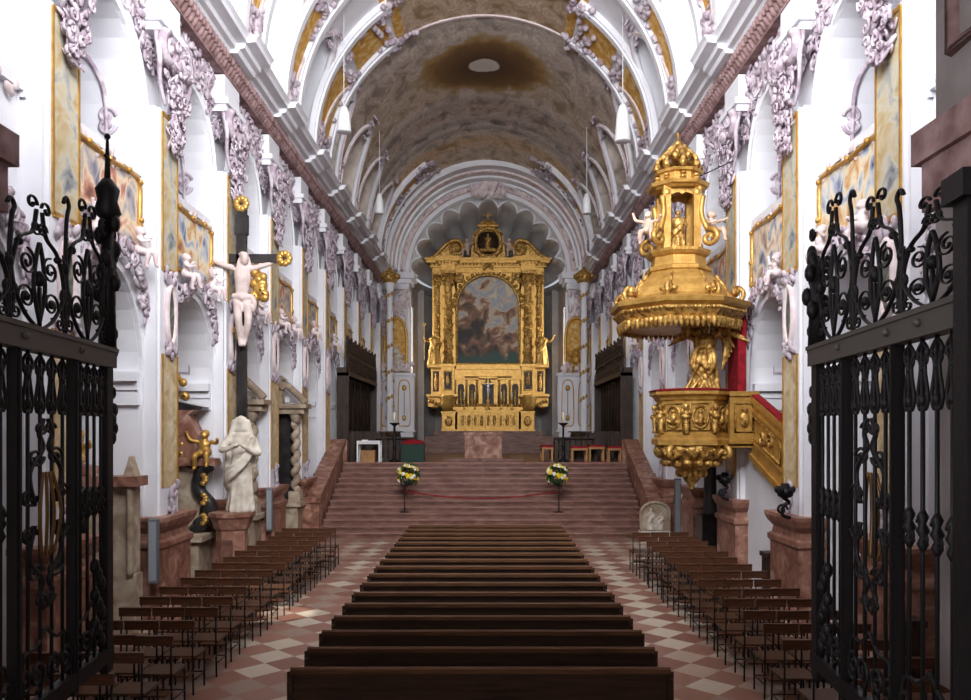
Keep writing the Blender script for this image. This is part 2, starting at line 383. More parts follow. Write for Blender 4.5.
# one bay of the side wall: barrel chapel below, gallery above
def arch_bay(m, z_lo, z_hi, half, spring, rise, depth, n=14):
    H = BAY/2
    A = [(half*math.cos(PI*i/n), spring+rise*math.sin(PI*i/n)) for i in range(n+1)]      # from +half to -half
    def q(a, b, c, d): m.add([a, b, c, d], [(0, 1, 2, 3)])
    for sgn in (-1, 1):
        q((0, sgn*H, z_lo), (0, sgn*half, z_lo), (0, sgn*half, spring), (0, sgn*H, spring))
        q((0, sgn*H, spring), (0, sgn*half, spring), (0, sgn*half, z_hi), (0, sgn*H, z_hi)) if False else None
    for i in range(n):
        (ya, za), (yb, zb) = A[i], A[i+1]
        q((0, ya, za), (0, yb, zb), (0, yb, z_hi), (0, ya, z_hi))
        q((0, ya, za), (0, yb, zb), (-depth, yb, zb), (-depth, ya, za))
        q((-depth, ya, za), (-depth, yb, zb), (-depth, yb, z_lo), (-depth, ya, z_lo))
    for sgn in (-1, 1):
        q((0, sgn*half, spring), (0, sgn*H, spring), (0, sgn*H, z_hi), (0, sgn*half, z_hi))
        q((0, sgn*half, z_lo), (0, sgn*half, spring), (-depth, sgn*half, spring), (-depth, sgn*half, z_lo))
LOW = (1.12, 4.0, 1.6); UP = (1.12, 8.0, 1.55); DEP = 2.3
bay = MB(); arch_bay(bay, 0, 5.95, *LOW, DEP); arch_bay(bay, 5.95, 10.3, *UP, DEP)
bay.add([(-DEP, -1.12, 5.95), (0, -1.12, 5.95), (0, 1.12, 5.95), (-DEP, 1.12, 5.95)], [(0, 1, 2, 3)])
# attic strip behind the frieze and the outer shell
bay.box(-.05, 0, -BAY/2, BAY/2, 10.3, 11.0)
bay.box(-DEP-.25, -DEP-.05, -BAY/2, BAY/2, 0, 14.2)
# parapet wall and coping of the gallery
bay.box(-.22, -.02, -1.12, 1.12, 5.95, 7.18); bay.box(-.28, .06, -1.12, 1.12, 7.18, 7.32)
# impost mouldings in the chapel and round the gallery
for sg in (-1, 1):
    for d, za, zb in ((.07, 3.5, 3.74), (.1, 3.74, 3.88), (.19, 3.88, 4.03)):
        ya, yb = sorted((sg*1.12, sg*(1.12-d))); bay.box(-DEP, .03, ya, yb, za, zb)
# archivolts
def arch_band(m, half, spring, rise, w, x0, x1, zb, n=18):
    P = [(-half, zb)]+[(-half*math.cos(PI*i/n), spring+rise*math.sin(PI*i/n)) for i in range(n+1)]+[(half, zb)]
    O = [(-half-w, zb)]+[(-(half+w)*math.cos(PI*i/n), spring+(rise+w)*math.sin(PI*i/n)) for i in range(n+1)]+[(half+w, zb)]
    k = len(P)
    vs = [(x1, *p) for p in P]+[(x1, *p) for p in O]+[(x0, *p) for p in P]+[(x0, *p) for p in O]
    fs = []
    for i in range(k-1): fs += [(i, i+1, k+i+1, k+i), (k+i, k+i+1, 3*k+i+1, 3*k+i), (i, i+1, 2*k+i+1, 2*k+i)]
    m.add(vs, fs)
for (h, s, r), zb in ((LOW, 1.6), (UP, 7.1)):
    arch_band(bay, h+.003, s, r+.003, .12, .001, .07, zb); arch_band(bay, h+.123, s, r+.123, .05, .001, .11, zb)
bay_me = None
for side in SIDES:
    for k in range(10):
        if bay_me is None:
            o = bay.build('wall_'+side, M_plaster); bay_me = o.data
        else:
            o = bpy.data.objects.new('wall_'+side, bay_me); C.collection.objects.link(o)
        place(o, side, PIERS[k]+BAY/2); o['kind'] = 'structure'
# walls beside the portal and by the apse
for side, s in SIDES.items():
    m = MB(); x0, x1 = sorted((s*5.5, s*7.8))
    m.box(x0, x1, 4.6, PIERS[0], 0, 11); m.box(x0, x1, PIERS[10], Y_END+.4, 0, 11); m.box(*sorted((s*7.75, s*7.95)), 4.6, Y_END+.4, 0, 16.8)
    o = struct('wall_'+side, m, M_plaster)

# stucco frames on the jambs: shared trims
def scrollbit(m, x, y, z, r, rng, ax='xz'):
    pass
jm = MB()
for sg in (-1, 1):
    y = sg*1.10
    ya = lambda z: sg*1.10*math.sqrt(max(.02, 1-(max(0, z-8.0)/1.55)**2))
    path = [Vector((p[0], ya(p[1]), p[1])) for p in crom([(-.5, 7.3, 0), (-.5, 8.2, 0), (-.55, 8.7, 0), (-.8, 9.1, 0), (-1.2, 9.2, 0), (-1.6, 9.1, 0), (-1.85, 8.7, 0), (-1.9, 8.2, 0), (-1.9, 7.3, 0)], 5)]
    jm.tube(path, .04, 5)
    for zz, dr in ((8.15, 1), (8.0, -1)):
        jm.tube([(-.5+p[0], ya(p[2]), p[2]) for p in spiral(.0, zz, .15, 0, 1.3, dr)], .035, 5)
    for i in range(12):
        q = (-.8-.8*i/11, 9.15+.12*math.sin(i*2.2)); jm.ball((q[0], ya(q[1]), q[1]), (.13, .06, .08), 7, 5)
    rect = [(-.4, y, 4.25), (-.4, y, 5.0), (-.7, y, 5.3), (-1.7, y, 5.3), (-1.95, y, 5.0), (-1.95, y, 4.25)]
    jm.tube(rect, .03, 5, closed=True)
jm_me = None

# ---- pilasters
pil = MB()
HW = .34
pil.box(-.02, .26, -HW-.1, HW+.1, 1.6, 8.35, 0)           # white body
pil.box(.26, .30, -HW-.02, HW+.02, 1.6, 8.35, 0)
for sg in (-1, 1):                                           # gilded edges of the painted strip
    pil.box(.30, .325, sg*(.30)-.018, sg*.30+.018, 5.75, 8.3, 1); pil.box(.30, .325, sg*.30-.018, sg*.30+.018, 2.15, 4.35, 1)
pil.box(.30, .325, -.3, .3, 8.26, 8.32, 1); pil.box(.30, .325, -.3, .3, 5.72, 5.79, 1)
pil.box(.295, .31, -.29, .29, 5.75, 8.28, 2)               # painted upper panel
pil.box(.295, .31, -.29, .29, 2.15, 4.35, 3)               # marbled lower panel
pil.lathe([(0.001, 0), (.2, 0), (.2, .02), (.001, .02)], (0, 0, 0), 4) if False else None
# oval cartouche
ov = [(.31, .17*math.cos(2*PI*i/20), 5.02+.48*math.sin(2*PI*i/20)) for i in range(20)]
pil.add([(.335, p[1], p[2]) for p in ov], [tuple(range(20))], 4)
pil.tube([(.33, p[1], p[2]) for p in ov], .05, 5, closed=True, mat=5)
# entablature block over the capital
pil.box(-.02, .34, -.5, .5, 9.55, 9.68, 0); pil.box(-.02, .4, -.56, .56, 9.68, 9.8, 0); pil.box(-.02, .3, -.46, .46, 9.8, 10.3, 0)
# plinth of red marble
def plinth(m, mi, z0=0.0):
    prof = [(0, .52), (.2, .52), (.24, .46), (1.18, .46), (1.22, .5), (1.3, .5), (1.34, .44), (1.44, .42), (1.54, .5), (1.64, .54), (1.7, .54)]
    for (za, wa), (zb, wb) in zip(prof, prof[1:]):
        a = wa-.46; b_ = wb-.46
        vs = []
        for z, t in ((za, a), (zb, b_)):
            vs += [(-.02, -.62-t, z), (.42+t, -.62-t, z), (.42+t, .62+t, z), (-.02, .62+t, z)]
        m.add(vs, [(0, 1, 5, 4), (1, 2, 6, 5), (2, 3, 7, 6)], mi)
    t = .08; m.add([(-.02, -.62-t, 1.7), (.42+t, -.62-t, 1.7), (.42+t, .62+t, 1.7), (-.02, .62+t, 1.7)], [(0, 1, 2, 3)], mi)
plin = MB(); plinth(plin, 0)

# ---- stucco: capital cluster with volutes, hanging foliage; three variants
def leaf(m, c, r, L, a, tilt, rng, mi=None):
    rot = Matrix.Rotation(a, 3, 'X') @ Matrix.Rotation(tilt, 3, 'Y')
    m.ball(c, (r*.45, r, L), 6, 5, mi, rot)
def capital(seed):
    rng = random.Random(seed); m = MB()
    for sg in (-1, 1):
        P = [(.42+.04*i/24, p[0]*sg, p[2]) for i, p in enumerate(spiral(.34, 9.3, .26, PI/2, 1.7, -1))]
        m.tube(P, [.085*(1-.5*i/len(P)) for i in range(len(P))], 6)
        m.ball((.45, sg*.34, 9.3), .07)
        P = crom([(.3, sg*.5, 9.5), (.4, sg*.62, 9.1), (.36, sg*.5, 8.7), (.36, sg*.3, 8.4)], 5)
        m.tube(P, [.055*(1-.6*i/len(P)) for i in range(len(P))], 6)
    for i in range(190):
        t = rng.random()**.8; z = 9.5-1.75*t; w = .52*(1-t*.75)
        y = rng.uniform(-w, w); x = .34+rng.uniform(0, .2)*(1-.5*t)
        if rng.random() < .6: leaf(m, (x, y, z), rng.uniform(.025, .07), rng.uniform(.06, .13), rng.uniform(-1.2, 1.2), rng.uniform(-.6, .6), rng)
        else:
            P = [(x+.05, y+p[0], z+p[2]) for p in spiral(0, 0, rng.uniform(.05, .12), rng.uniform(0, 6), 1.3, rng.choice((-1, 1)), 10)]
            m.tube(P, [.026*(1-.5*k/len(P)) for k in range(len(P))], 5)
    # shell in the middle
    for k in range(7):
        a = (k-3)*.35; m.ball((.5, math.sin(a)*.18, 8.98+math.cos(a)*.2), (.06, .05, .12), 6, 5, None, Matrix.Rotation(-a, 3, 'X'))
    # drop beside the lower panel
    for i in range(14):
        t = i/13; leaf(m, (.33+rng.uniform(0, .06), rng.uniform(-.2, .2)*(1-t), 2.2-.5*t), .07, .1, rng.uniform(-1, 1), .2, rng)
    for sg in (1, -1):
        for i in range(9): leaf(m, (.34, rng.uniform(-.25, .25), 5.02+sg*rng.uniform(.5, .72)), .07, .09, rng.uniform(-1, 1), .2, rng)
    return m
cap_me = [capital(s).mesh('capital') for s in (3, 7, 11)]
for me in cap_me: me.materials.append(M_stucco)
# ---- frieze between the gallery arches and the cornice; one bay long
def frieze(seed):
    rng = random.Random(seed); m = MB()
    H = BAY/2
    for i in range(260):                                    # foliage running over the spandrels and along the frieze
        y = rng.uniform(-H, H); lo = 8.0+1.72*math.sqrt(max(0, 1-(y/1.35)**2)) if abs(y) < 1.35 else 9.2
        z = rng.uniform(max(lo, 9.0), 10.35)
        if rng.random() < .55: leaf(m, (.06+rng.uniform(0, .1), y, z), rng.uniform(.03, .08), rng.uniform(.06, .14), rng.uniform(-1.5, 1.5), rng.uniform(-.5, .5), rng)
        else:
            P = [(.08+rng.uniform(0, .03), y+p[0], z+p[2]) for p in spiral(0, 0, rng.uniform(.07, .16), rng.uniform(0, 6), 1.4, rng.choice((-1, 1)), 11)]
            m.tube(P, [.03*(1-.5*k/len(P)) for k in range(len(P))], 5)
    # gilded vases / ochre fields in the frieze
    for y in (-.75, .75):
        m.box(.0, .07, y-.2, y+.2, 9.8, 10.25, 1)
    # garland over the lower arch
    for sg in (-1, 1):
        P = crom([(.1, 0, 5.95), (.2, sg*.45, 5.72), (.14, sg*.85, 5.45), (.1, sg*1.15, 5.0)], 6)
        for i, p in enumerate(P):
            for _ in range(4): leaf(m, (p[0]+rng.uniform(-.02, .06), p[1]+rng.uniform(-.12, .12), p[2]+rng.uniform(-.16, .14)), rng.uniform(.03, .065), rng.uniform(.06, .12), rng.uniform(-1.5, 1.5), 0, rng)
            if i % 3 == 0: m.tube([(p[0]+.04, p[1]+q[0], p[2]+q[2]) for q in spiral(0, 0, .12, rng.uniform(0, 6), 1.4, rng.choice((-1, 1)), 10)], .03, 5)
    for i in range(16):
        y = rng.uniform(-1, 1); leaf(m, (.04, y, 7.14+rng.uniform(-.06, .1)), .07, .1, rng.uniform(-1.5, 1.5), 0, rng, 2)
    return m
fr_me = [frieze(s).mesh('frieze') for s in (5, 9)]
for me in fr_me:
    for mm in (M_stucco, M_ochre, M_stucco_pale): me.materials.append(mm)
# ---- rose-brown leaf moulding under the cornice
m = MB(); rng = random.Random(2)
for i in range(20):
    y = -1.6+.16*(i+.5)
    m.ball((.32, y, 10.5), (.07, .075, .16), 6, 5, None, Matrix.Rotation(.5, 3, 'Y')); m.ball((.4, y+.08, 10.62), (.07, .05, .09), 6, 4)
m.box(-.02, .3, -1.6, 1.6, 10.33, 10.72)
leafband = m.mesh('leaf_moulding'); leafband.materials.append(M_stucco_dark)
# ---- cornice
cor = MB()
prof = [(-.05, 10.7), (.42, 10.7), (.46, 10.76), (.56, 10.78), (.58, 10.88), (.78, 10.9), (.80, 10.98), (.86, 11.04), (-.05, 11.06)]
cor.prism(prof, 'y', -1.6, 1.6)
prof2 = [(p[0]+(.17 if p[0] > 0 else 0), p[1]+(.012 if p[1] > 10.75 else -.012)) for p in prof]; cor.prism(prof2, 'y', -1.6, -1.6+.55); cor.prism(prof2, 'y', 1.6-.55, 1.6)
cor_me = cor.mesh('cornice'); cor_me.materials.append(M_plaster)
trim_no = [4]
def trim(me, side, y, lab=None):
    o = bpy.data.objects.new('trim_%d' % trim_no[0], me); C.collection.objects.link(o); place(o, side, y); o['kind'] = 'structure'
    return o
pil_me = pil.mesh('pilaster')
for mm in (M_plaster, M_gold, M_strip, M_yellowmarble, M_greenmarble, M_stucco_pale): pil_me.materials.append(mm)
plin_me = plin.mesh('plinth'); plin_me.materials.append(M_marble)
jm_me = jm.mesh('jamb_frames'); jm_me.materials.append(M_stucco)
for side in SIDES:
    for k, y in enumerate(PIERS):
        trim_no[0] = 4; trim(pil_me, side, y)
        if y < 26: trim_no[0] = 5; trim(plin_me, side, y)
        trim_no[0] = 6; trim(cap_me[k % 3], side, y)
    for k in range(10):
        y = PIERS[k]+BAY/2
        trim_no[0] = 7; trim(fr_me[k % 2], side, y)
        trim_no[0] = 8; trim(leafband, side, y); trim_no[0] = 9; trim(cor_me, side, y)
        trim_no[0] = 10; trim(jm_me, side, y)
trim_no[0] = 11
# cornice over the last stretch and beside the portal
for side, s in SIDES.items():
    m = MB()
    m.prism([(s*(-WX+p[0]), p[1]) for p in prof], 'y', PIERS[10], Y_END); m.prism([(s*(-WX+p[0]), p[1]) for p in prof], 'y', 4.6, PIERS[0])
    struct('trim_11', m, M_plaster)

# windows in the outer walls of galleries, chapels and choir
def windows():
    n = 1
    pane = {}
    for key, mm, (w, z0, sp_, z1) in (('u', None, (.62, 7.15, 8.3, 8.95)), ('l', None, (.5, 2.2, 4.4, 4.95))):
        m = MB(); pts = [(-w, z0), (w, z0), (w, sp_)]+[(w*math.cos(PI*i/10), sp_+(z1-sp_)*math.sin(PI*i/10)) for i in range(1, 10)]+[(-w, sp_)]
        m.prism(pts, 'x', -DEP+.02, -DEP+.04); pane[key] = m
        f = MB()
        for i in range(len(pts)):
            a, b_ = pts[i], pts[(i+1) % len(pts)]; f.tube([(-DEP+.05, *a), (-DEP+.05, *b_)], .05, 4)
        for q in (-.33, .33): f.tube([(-DEP+.06, q*w, z0), (-DEP+.06, q*w, sp_+.3)], .012, 4)
        z = z0+.4
        while z < sp_: f.tube([(-DEP+.06, -w, z), (-DEP+.06, w, z)], .012, 4); z += .4
        pane[key+'f'] = f
    for side in SIDES:
        for k in range(10):
            y = PIERS[k]+BAY/2
            for key in 'ul':
                if key == 'l' and (y > 26 or (side == 'right' and 13 < y < 21)): continue
                mt = (M_sky_low if key == 'l' else (M_sky_ch if y > 26 else (M_sky_r if side == 'right' else M_sky_l)))
                f = bpy.data.objects.new('window_%d' % n, pane[key+'f_me']) if key+'f_me' in pane else None
                if f is None: f = pane[key+'f'].build('window_%d' % n, M_white); pane[key+'f_me'] = f.data
                else: C.collection.objects.link(f)
                place(f, side, y); f['kind'] = 'structure'
                kk = key+mt.name
                if kk not in pane:
                    g = pane[key].build('window_pane', mt, f); pane[kk] = g.data
                else: g = bpy.data.objects.new('window_pane', pane[kk]); C.collection.objects.link(g); g.parent = f
                n += 1
    return n
NWIN = windows()

# ---- vault: barrel with lunettes, ribs, frescoes
VA, VB = 4.9, 4.95
def barrel(x): return Z_SPR+VB*math.sqrt(max(0, 1-(x/VA)**2))
LH, LR = 1.28, 2.75
def lun(y):
    if y < PIERS[0] or y > PIERS[10]: return 0
    t = ((y-PIERS[0]) % BAY)-BAY/2
    if abs(t) >= LH: return 0
    return Z_SPR+LR*math.sqrt(1-(t/LH)**2)
xs = []
na = 84
for i in range(na+1):
    a = PI*i/na; xs.append(-VA*math.cos(a))
xs = [-5.55, -5.3, -5.1]+xs+[5.1, 5.3, 5.55]
ys = [4.6]; y = 4.6
while y < Y_END-1e-6: y += .08; ys.append(min(y, Y_END))
m = MB(); nx = len(xs)
vs = [(x, y, max(barrel(x), lun(y)) if abs(x) < 5.5 or lun(y) == 0 else max(lun(y), Z_SPR)) for y in ys for x in xs]
fs = [[], [], [], [], []]
for j in range(len(ys)-1):
    yc = (ys[j]+ys[j+1])/2
    for i in range(nx-1):
        xc = (xs[i]+xs[i+1])/2
        inl = lun(yc) > barrel(xc)
        if yc < (23.9 if inl or abs(xc) > 2.9 else 21.2): mi = 0
        else: mi = 2 if inl else 1
        if mi == 1 and yc < 24.1 and abs(xc) > 2.45: mi = 4
        if not inl and yc < 21.2 and abs(xc) < 2.6: mi = 3
        fs[mi].append((j*nx+i, j*nx+i+1, (j+1)*nx+i+1, (j+1)*nx+i))
b0 = len(m.v); m.v += vs
for mi in range(5):
    for f in fs[mi]: m.f.append(f); m.mi.append(mi); m.sm.append(True)
M_nfresco = multi('nave_fresco', [(.3, (150, 120, 80)), (.45, (190, 170, 150)), (.55, (204, 190, 176)), (.7, (196, 150, 90))], .9, 7, 1.2)
me = m.mesh('ceiling')
o = m.build('ceiling', [M_plaster, M_fresco, M_lunette, M_nfresco, M_ochre], None, (0, 0, 0), me); o['kind'] = 'structure'
# lunette end walls with windows (nave) and groin ribs
gm = MB(); wl = MB(); wp = MB(); st = MB(); rng = random.Random(8)
for k in range(10):
    yc = PIERS[k]+BAY/2
    for s in (-1, 1):
        P = []
        for i in range(-11, 12):
            t = LH*math.sin(PI/2*i/11.0); z = Z_SPR+LR*math.sqrt(max(0, 1-(t/LH)**2))
            x = s*VA*math.sqrt(max(0, 1-((z-Z_SPR)/VB)**2)); P.append((x*.995, yc+t, z-.02))
        gm.tube(P, .085, 6); gm.tube([(p[0]*.985, p[1]*1.0+(.16 if p[1] > yc else -.16)*abs(p[1]-yc)/LH, p[2]+.0) for p in P], .04, 5, mat=1)
        n = 12
        arc = [(s*5.5, yc+LH*math.cos(PI*i/n), Z_SPR+LR*math.sin(PI*i/n)) for i in range(n+1)]
        wl.add(arc, [tuple(range(n+1))])
        if yc < 21:
            pts = [(yc-.7, 11.4), (yc+.7, 11.4), (yc+.7, 12.4)]+[(yc+.7*math.cos(PI*i/8), 12.4+.7*math.sin(PI*i/8)) for i in range(1, 8)]+[(yc-.7, 12.4)]
            wp.prism(pts, 'x', s*5.46, s*5.44)
        # stucco cluster at the foot of each groin and at the crown of the lunette
        for yy, zz, cnt, sp_ in ((PIERS[k], 11.6, 16, .45), (yc, Z_SPR+LR, 10, .35)):
            for _ in range(cnt):
                z = zz+rng.uniform(-sp_, sp_); x = s*VA*math.sqrt(max(0, 1-((z-Z_SPR)/VB)**2))
                leaf(st, (x-s*.06, yy+rng.uniform(-.3, .3), z), rng.uniform(.05, .13), rng.uniform(.1, .2), rng.uniform(-1.5, 1.5), s*.5, rng)
struct('trim_12', gm, [M_plaster, M_stucco_pale]); struct('wall_clerestory', wl, M_plaster); struct('trim_13', st, M_stucco)
o = wp.build('window_%d' % NWIN, M_sky_c); o['kind'] = 'structure'
# transverse arches: two white ribs with an ochre field between, stucco on top
def rib(m, y0, y1, drop, mat, a0=0.0, a1=PI, n=48):
    P = []
    for i in range(n+1):
        a = a0+(a1-a0)*i/n
        P.append(((math.cos(a)*VA, Z_SPR+VB*math.sin(a)), (math.cos(a)*(VA-drop), Z_SPR+(VB-drop)*math.sin(a))))
    vs = []; 
    for (o_, i_) in P: vs += [(o_[0], y0, o_[1]), (i_[0], y0, i_[1]), (i_[0], y1, i_[1]), (o_[0], y1, o_[1])]
    fs = []
    for i in range(n):
        for k in range(3): fs.append((i*4+k, i*4+k+1, i*4+k+5, i*4+k+4))
    m.add(vs, fs, mat, False)
def rib_group(ya, yb, name, seed, part_=True):
    m = MB(); rng = random.Random(seed)
    ae = .98 if part_ else PI/2
    for u0, u1 in ((0, ae), (PI-ae, PI)):
        rib(m, ya, ya+.34, .16, 0, u0, u1, 24); rib(m, ya+.06, ya+.26, .22, 0, u0, u1, 24); rib(m, yb-.34, yb, .16, 0, u0, u1, 24); rib(m, yb-.26, yb-.06, .22, 0, u0, u1, 24)
        rib(m, ya+.34, yb-.34, .05, 0, u0, u1, 24)
    for a0, a1 in ((.16, .56), (.66, .94), (PI-.94, PI-.66), (PI-.56, PI-.16))+(() if part_ else ((1.05, PI-1.05),)): rib(m, ya+.42, yb-.42, .075, 1, a0, a1, 10)
    if part_:
        for sg in (-1, 1):
            for y in (ya+.17, yb-.17):
                for _ in range(26):
                    a = PI/2-sg*(PI/2-ae+rng.gauss(0, .05)); r_ = VA-.12
                    m.ball((r_*math.cos(a), y+rng.gauss(0, .16), Z_SPR+r_*math.sin(a)), (rng.uniform(.05, .12),)*3, 6, 5, 2)
    for _ in range(70):
        a = rng.choice((.12, .6, .9, PI-.9, PI-.6, PI-.12))+rng.uniform(-.06, .06); r_ = VA-.1
        y = rng.uniform(ya+.35, yb-.35)
        m.ball((r_*math.cos(a), y, Z_SPR+r_*math.sin(a)), (.1, rng.uniform(.06, .16), .1), 6, 5, 2)
    for _ in range(60):
        a = rng.choice((0, PI-.95))+rng.uniform(.0, .95); r_ = VA-.1; y = rng.choice((ya+.42, yb-.42))
        m.ball((r_*math.cos(a), y, Z_SPR+r_*math.sin(a)), (.08, .08, .08), 6, 5, 2)
    struct(name, m, [M_plaster, M_ochre, M_stucco])
rib_group(21.75, 24.1, 'trim_14', 1); rib_group(34.9, 36.6, 'trim_15', 2); rib_group(18.6, 20.2, 'trim_16', 3); rib_group(15.4, 17.0, 'trim_16', 4)
# painted-frame mouldings on the choir fresco
m = MB(); rib(m, 24.1, 24.2, .05, 0)
for s in (-1, 1):
    for k in range(5, 9):
        yc = PIERS[k]+BAY/2
        x = s*5.43
        m.tube([(x, yc+.75*math.cos(2*PI*i/20), 12.25+1.05*math.sin(2*PI*i/20)) for i in range(20)], .05, 5, closed=True, mat=0)
struct('trim_17', m, [M_stucco_pale, M_ochre])

# ---- chancel end wall with the great arch, apse with shell vault
AX = .1; AR = 4.0; ASP = 11.0
def ring(m, ri, ro, y0, y1, mat, n=36, cz=ASP):
    vs = []
    for i in range(n+1):
        a = PI*i/n; c, s = math.cos(a), math.sin(a)
        vs += [(AX+ri*c, y0, cz+ri*s), (AX+ro*c, y0, cz+ro*s), (AX+ro*c, y1, cz+ro*s), (AX+ri*c, y1, cz+ri*s)]
    fs = []
    for i in range(n):
        for k in range(4): fs.append((i*4+k, i*4+(k+1) % 4, (i+1)*4+(k+1) % 4, (i+1)*4+k))
    fs += [(0, 1, 2, 3), (n*4, n*4+1, n*4+2, n*4+3)]
    m.add(vs, fs, mat)
m = MB()
n = 36
for i in range(n):
    a, b_ = PI*i/n, PI*(i+1)/n
    m.add([(AX+AR*math.cos(a), Y_END, ASP+AR*math.sin(a)), (AX+AR*math.cos(b_), Y_END, ASP+AR*math.sin(b_)),
           (6*math.cos(b_), Y_END, ASP+6.2*math.sin(b_)), (6*math.cos(a), Y_END, ASP+6.2*math.sin(a))], [(0, 1, 2, 3)])
m.box(-7.9, AX-AR, Y_END, Y_END+.5, 0, ASP); m.box(AX+AR, 7.9, Y_END, Y_END+.5, 0, ASP)
struct('wall_apse', m, M_plaster)
m = MB(); rng = random.Random(4)
for i, (ri, ro, y0, mt) in enumerate(((4.0, 4.2, 39.5, 0), (4.2, 4.4, 39.2, 1), (4.4, 4.55, 38.9, 0), (4.5, 4.7, 38.3, 0), (4.6, 4.9, 37.7, 1), (4.7, 5.0, 37.1, 0))):
    ring(m, ri, ro+.1, y0, Y_END+.02, mt)
for _ in range(150):                                        # sprigs of stucco round the arch
    a = rng.uniform(.02, PI-.02); m.ball((AX+4.33*math.cos(a), 39.15, ASP+4.33*math.sin(a)), (.09, .07, .12), 6, 5, 1)
for _ in range(70):                                         # cartouche at the crown
    a = PI/2+rng.gauss(0, .09); rr_ = 4.35+rng.gauss(0, .3); m.ball((AX+rr_*math.cos(a), 38.9, ASP+rr_*math.sin(a)), (rng.uniform(.08, .2), .12, rng.uniform(.08, .2)), 7, 5, 1)
for s in (-1, 1):                                           # impost cornice and pier
    xa = AX+s*4.0
    for d, z0, z1 in ((.0, 10.2, 10.5), (.14, 10.5, 10.7), (.3, 10.7, 11.0)):
        m.box(*sorted((xa-s*d, s*5.5)), 39.3-d, Y_END+.6, z0, z1, 0)
    m.box(*sorted((xa+s*.1, xa+s*.75)), 39.6, Y_END, 2.0, 10.2, 0); m.box(*sorted((xa+s*.85, s*5.3)), 39.75, Y_END, 2, 10.2, 0)
    for _ in range(70):
        leaf(m, (xa+s*rng.uniform(.05, 1.2), 39.5, rng.uniform(8.6, 10.2)), .14, .2, rng.uniform(-1, 1), rng.uniform(-1, 1), rng, 1)
struct('trim_18', m, [M_plaster, M_stucco_pale, M_ochre])
# apse: half cylinder with a scalloped semidome
m = MB(); n = 44; AD = 6.0
def ap(a, r=1.0): return (AX+4.1*r*math.cos(a), Y_END+.3+AD*r*math.sin(a))
for i in range(n):
    a, b_ = PI*i/n, PI*(i+1)/n
    for z0, z1 in (((2, 4.6), (9.6, 10.9)) if i in (1, 2, n-2, n-3) else ((2, 10.9),)):
        m.add([(*ap(a), z0), (*ap(b_), z0), (*ap(b_), z1), (*ap(a), z1)], [(0, 1, 2, 3)], 0)
for s in (-1, 1):                                           # splayed reveals for the added glowing panes
    (xa, ya_), (xb, yb_) = ap(PI/n if s > 0 else PI-PI/n), ap(3*PI/n if s > 0 else PI-3*PI/n)
    xo = AX+s*5.2
    m.add([(xa, ya_, 4.6), (xa, ya_, 9.6), (xo, ya_, 9.6), (xo, ya_, 4.6), (xb, yb_, 4.6), (xb, yb_, 9.6), (xo, yb_, 9.6), (xo, yb_, 4.6)], [(0, 1, 2, 3), (4, 5, 6, 7), (0, 3, 7, 4), (1, 2, 6, 5)], 0)
nl = 11; steps = nl*8; rings_ = 14; vs = []
for j in range(rings_+1):
    t = PI/2*j/rings_
    for i in range(steps+1):
        a = PI*i/steps; lobe = 1-.07*(1-abs(math.sin(nl*a)))*math.cos(t*.9)
        # shell opening upward: ribs radiate from the back of the apse
        vs.append((AX+4.0*lobe*math.cos(a), Y_END+.2+AD*.96*math.sin(t)*1.0, ASP+4.0*lobe*math.sin(a)*math.cos(t)*1.0))
# scale radius with depth
vs2 = []
for j in range(rings_+1):
    t = PI/2*j/rings_
    for i in range(steps+1):
        a = PI*i/steps; lobe = 1-.11*(1-abs(math.sin(nl*a))**.7)
        r_ = 4.05*lobe*math.cos(t); vs2.append((AX+r_*math.cos(a), Y_END+.2+AD*.98*math.sin(t), ASP+max(.0, r_*math.sin(a))))
fs_ = [(j*(steps+1)+i, j*(steps+1)+i+1, (j+1)*(steps+1)+i+1, (j+1)*(steps+1)+i) for j in range(rings_) for i in range(steps)]
m.add(vs2, fs_, 1, False)
m.tube(vs2[:steps+1], .06, 5, mat=2)
E_ = vs2[:steps+1]; OUT = [(AX+4.5*math.cos(PI*i/steps), Y_END+.2, ASP+4.5*math.sin(PI*i/steps)) for i in range(steps+1)]
m.add(E_+OUT, [(i, i+1, steps+2+i, steps+1+i) for i in range(steps)], 1)
for i in range(n):                                          # string course
    a, b_ = PI*i/n, PI*(i+1)/n
    m.add([(*ap(a, .99), 10.6), (*ap(b_, .99), 10.6), (*ap(b_, .95), 10.8), (*ap(a, .95), 10.8), (*ap(a, .94), 11), (*ap(b_, .94), 11)], [(0, 1, 2, 3), (3, 2, 5, 4)], 0)
for k in range(1, 8):                                       # flat pilaster strips
    a = PI*k/8; x, y = ap(a, .985); m.cbox((x, y, 6.4), (.5, .2, 8.6), 0)
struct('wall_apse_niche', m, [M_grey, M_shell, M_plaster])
for s in (-1, 1):
    w = MB(); w.box(*sorted((AX+s*5.2, AX+s*5.25)), Y_END+.7, Y_END+1.58, 4.6, 9.6); o = w.build('window_%d' % (NWIN+1), M_apse_glow); o['kind'] = 'structure'  # hidden glowing panes added to light the altar from both sides
m = MB(); m.box(-4.2, 4.4, Y_END+.3, Y_END+7, 15.4, 15.6); struct('ceiling_apse', m, M_grey)

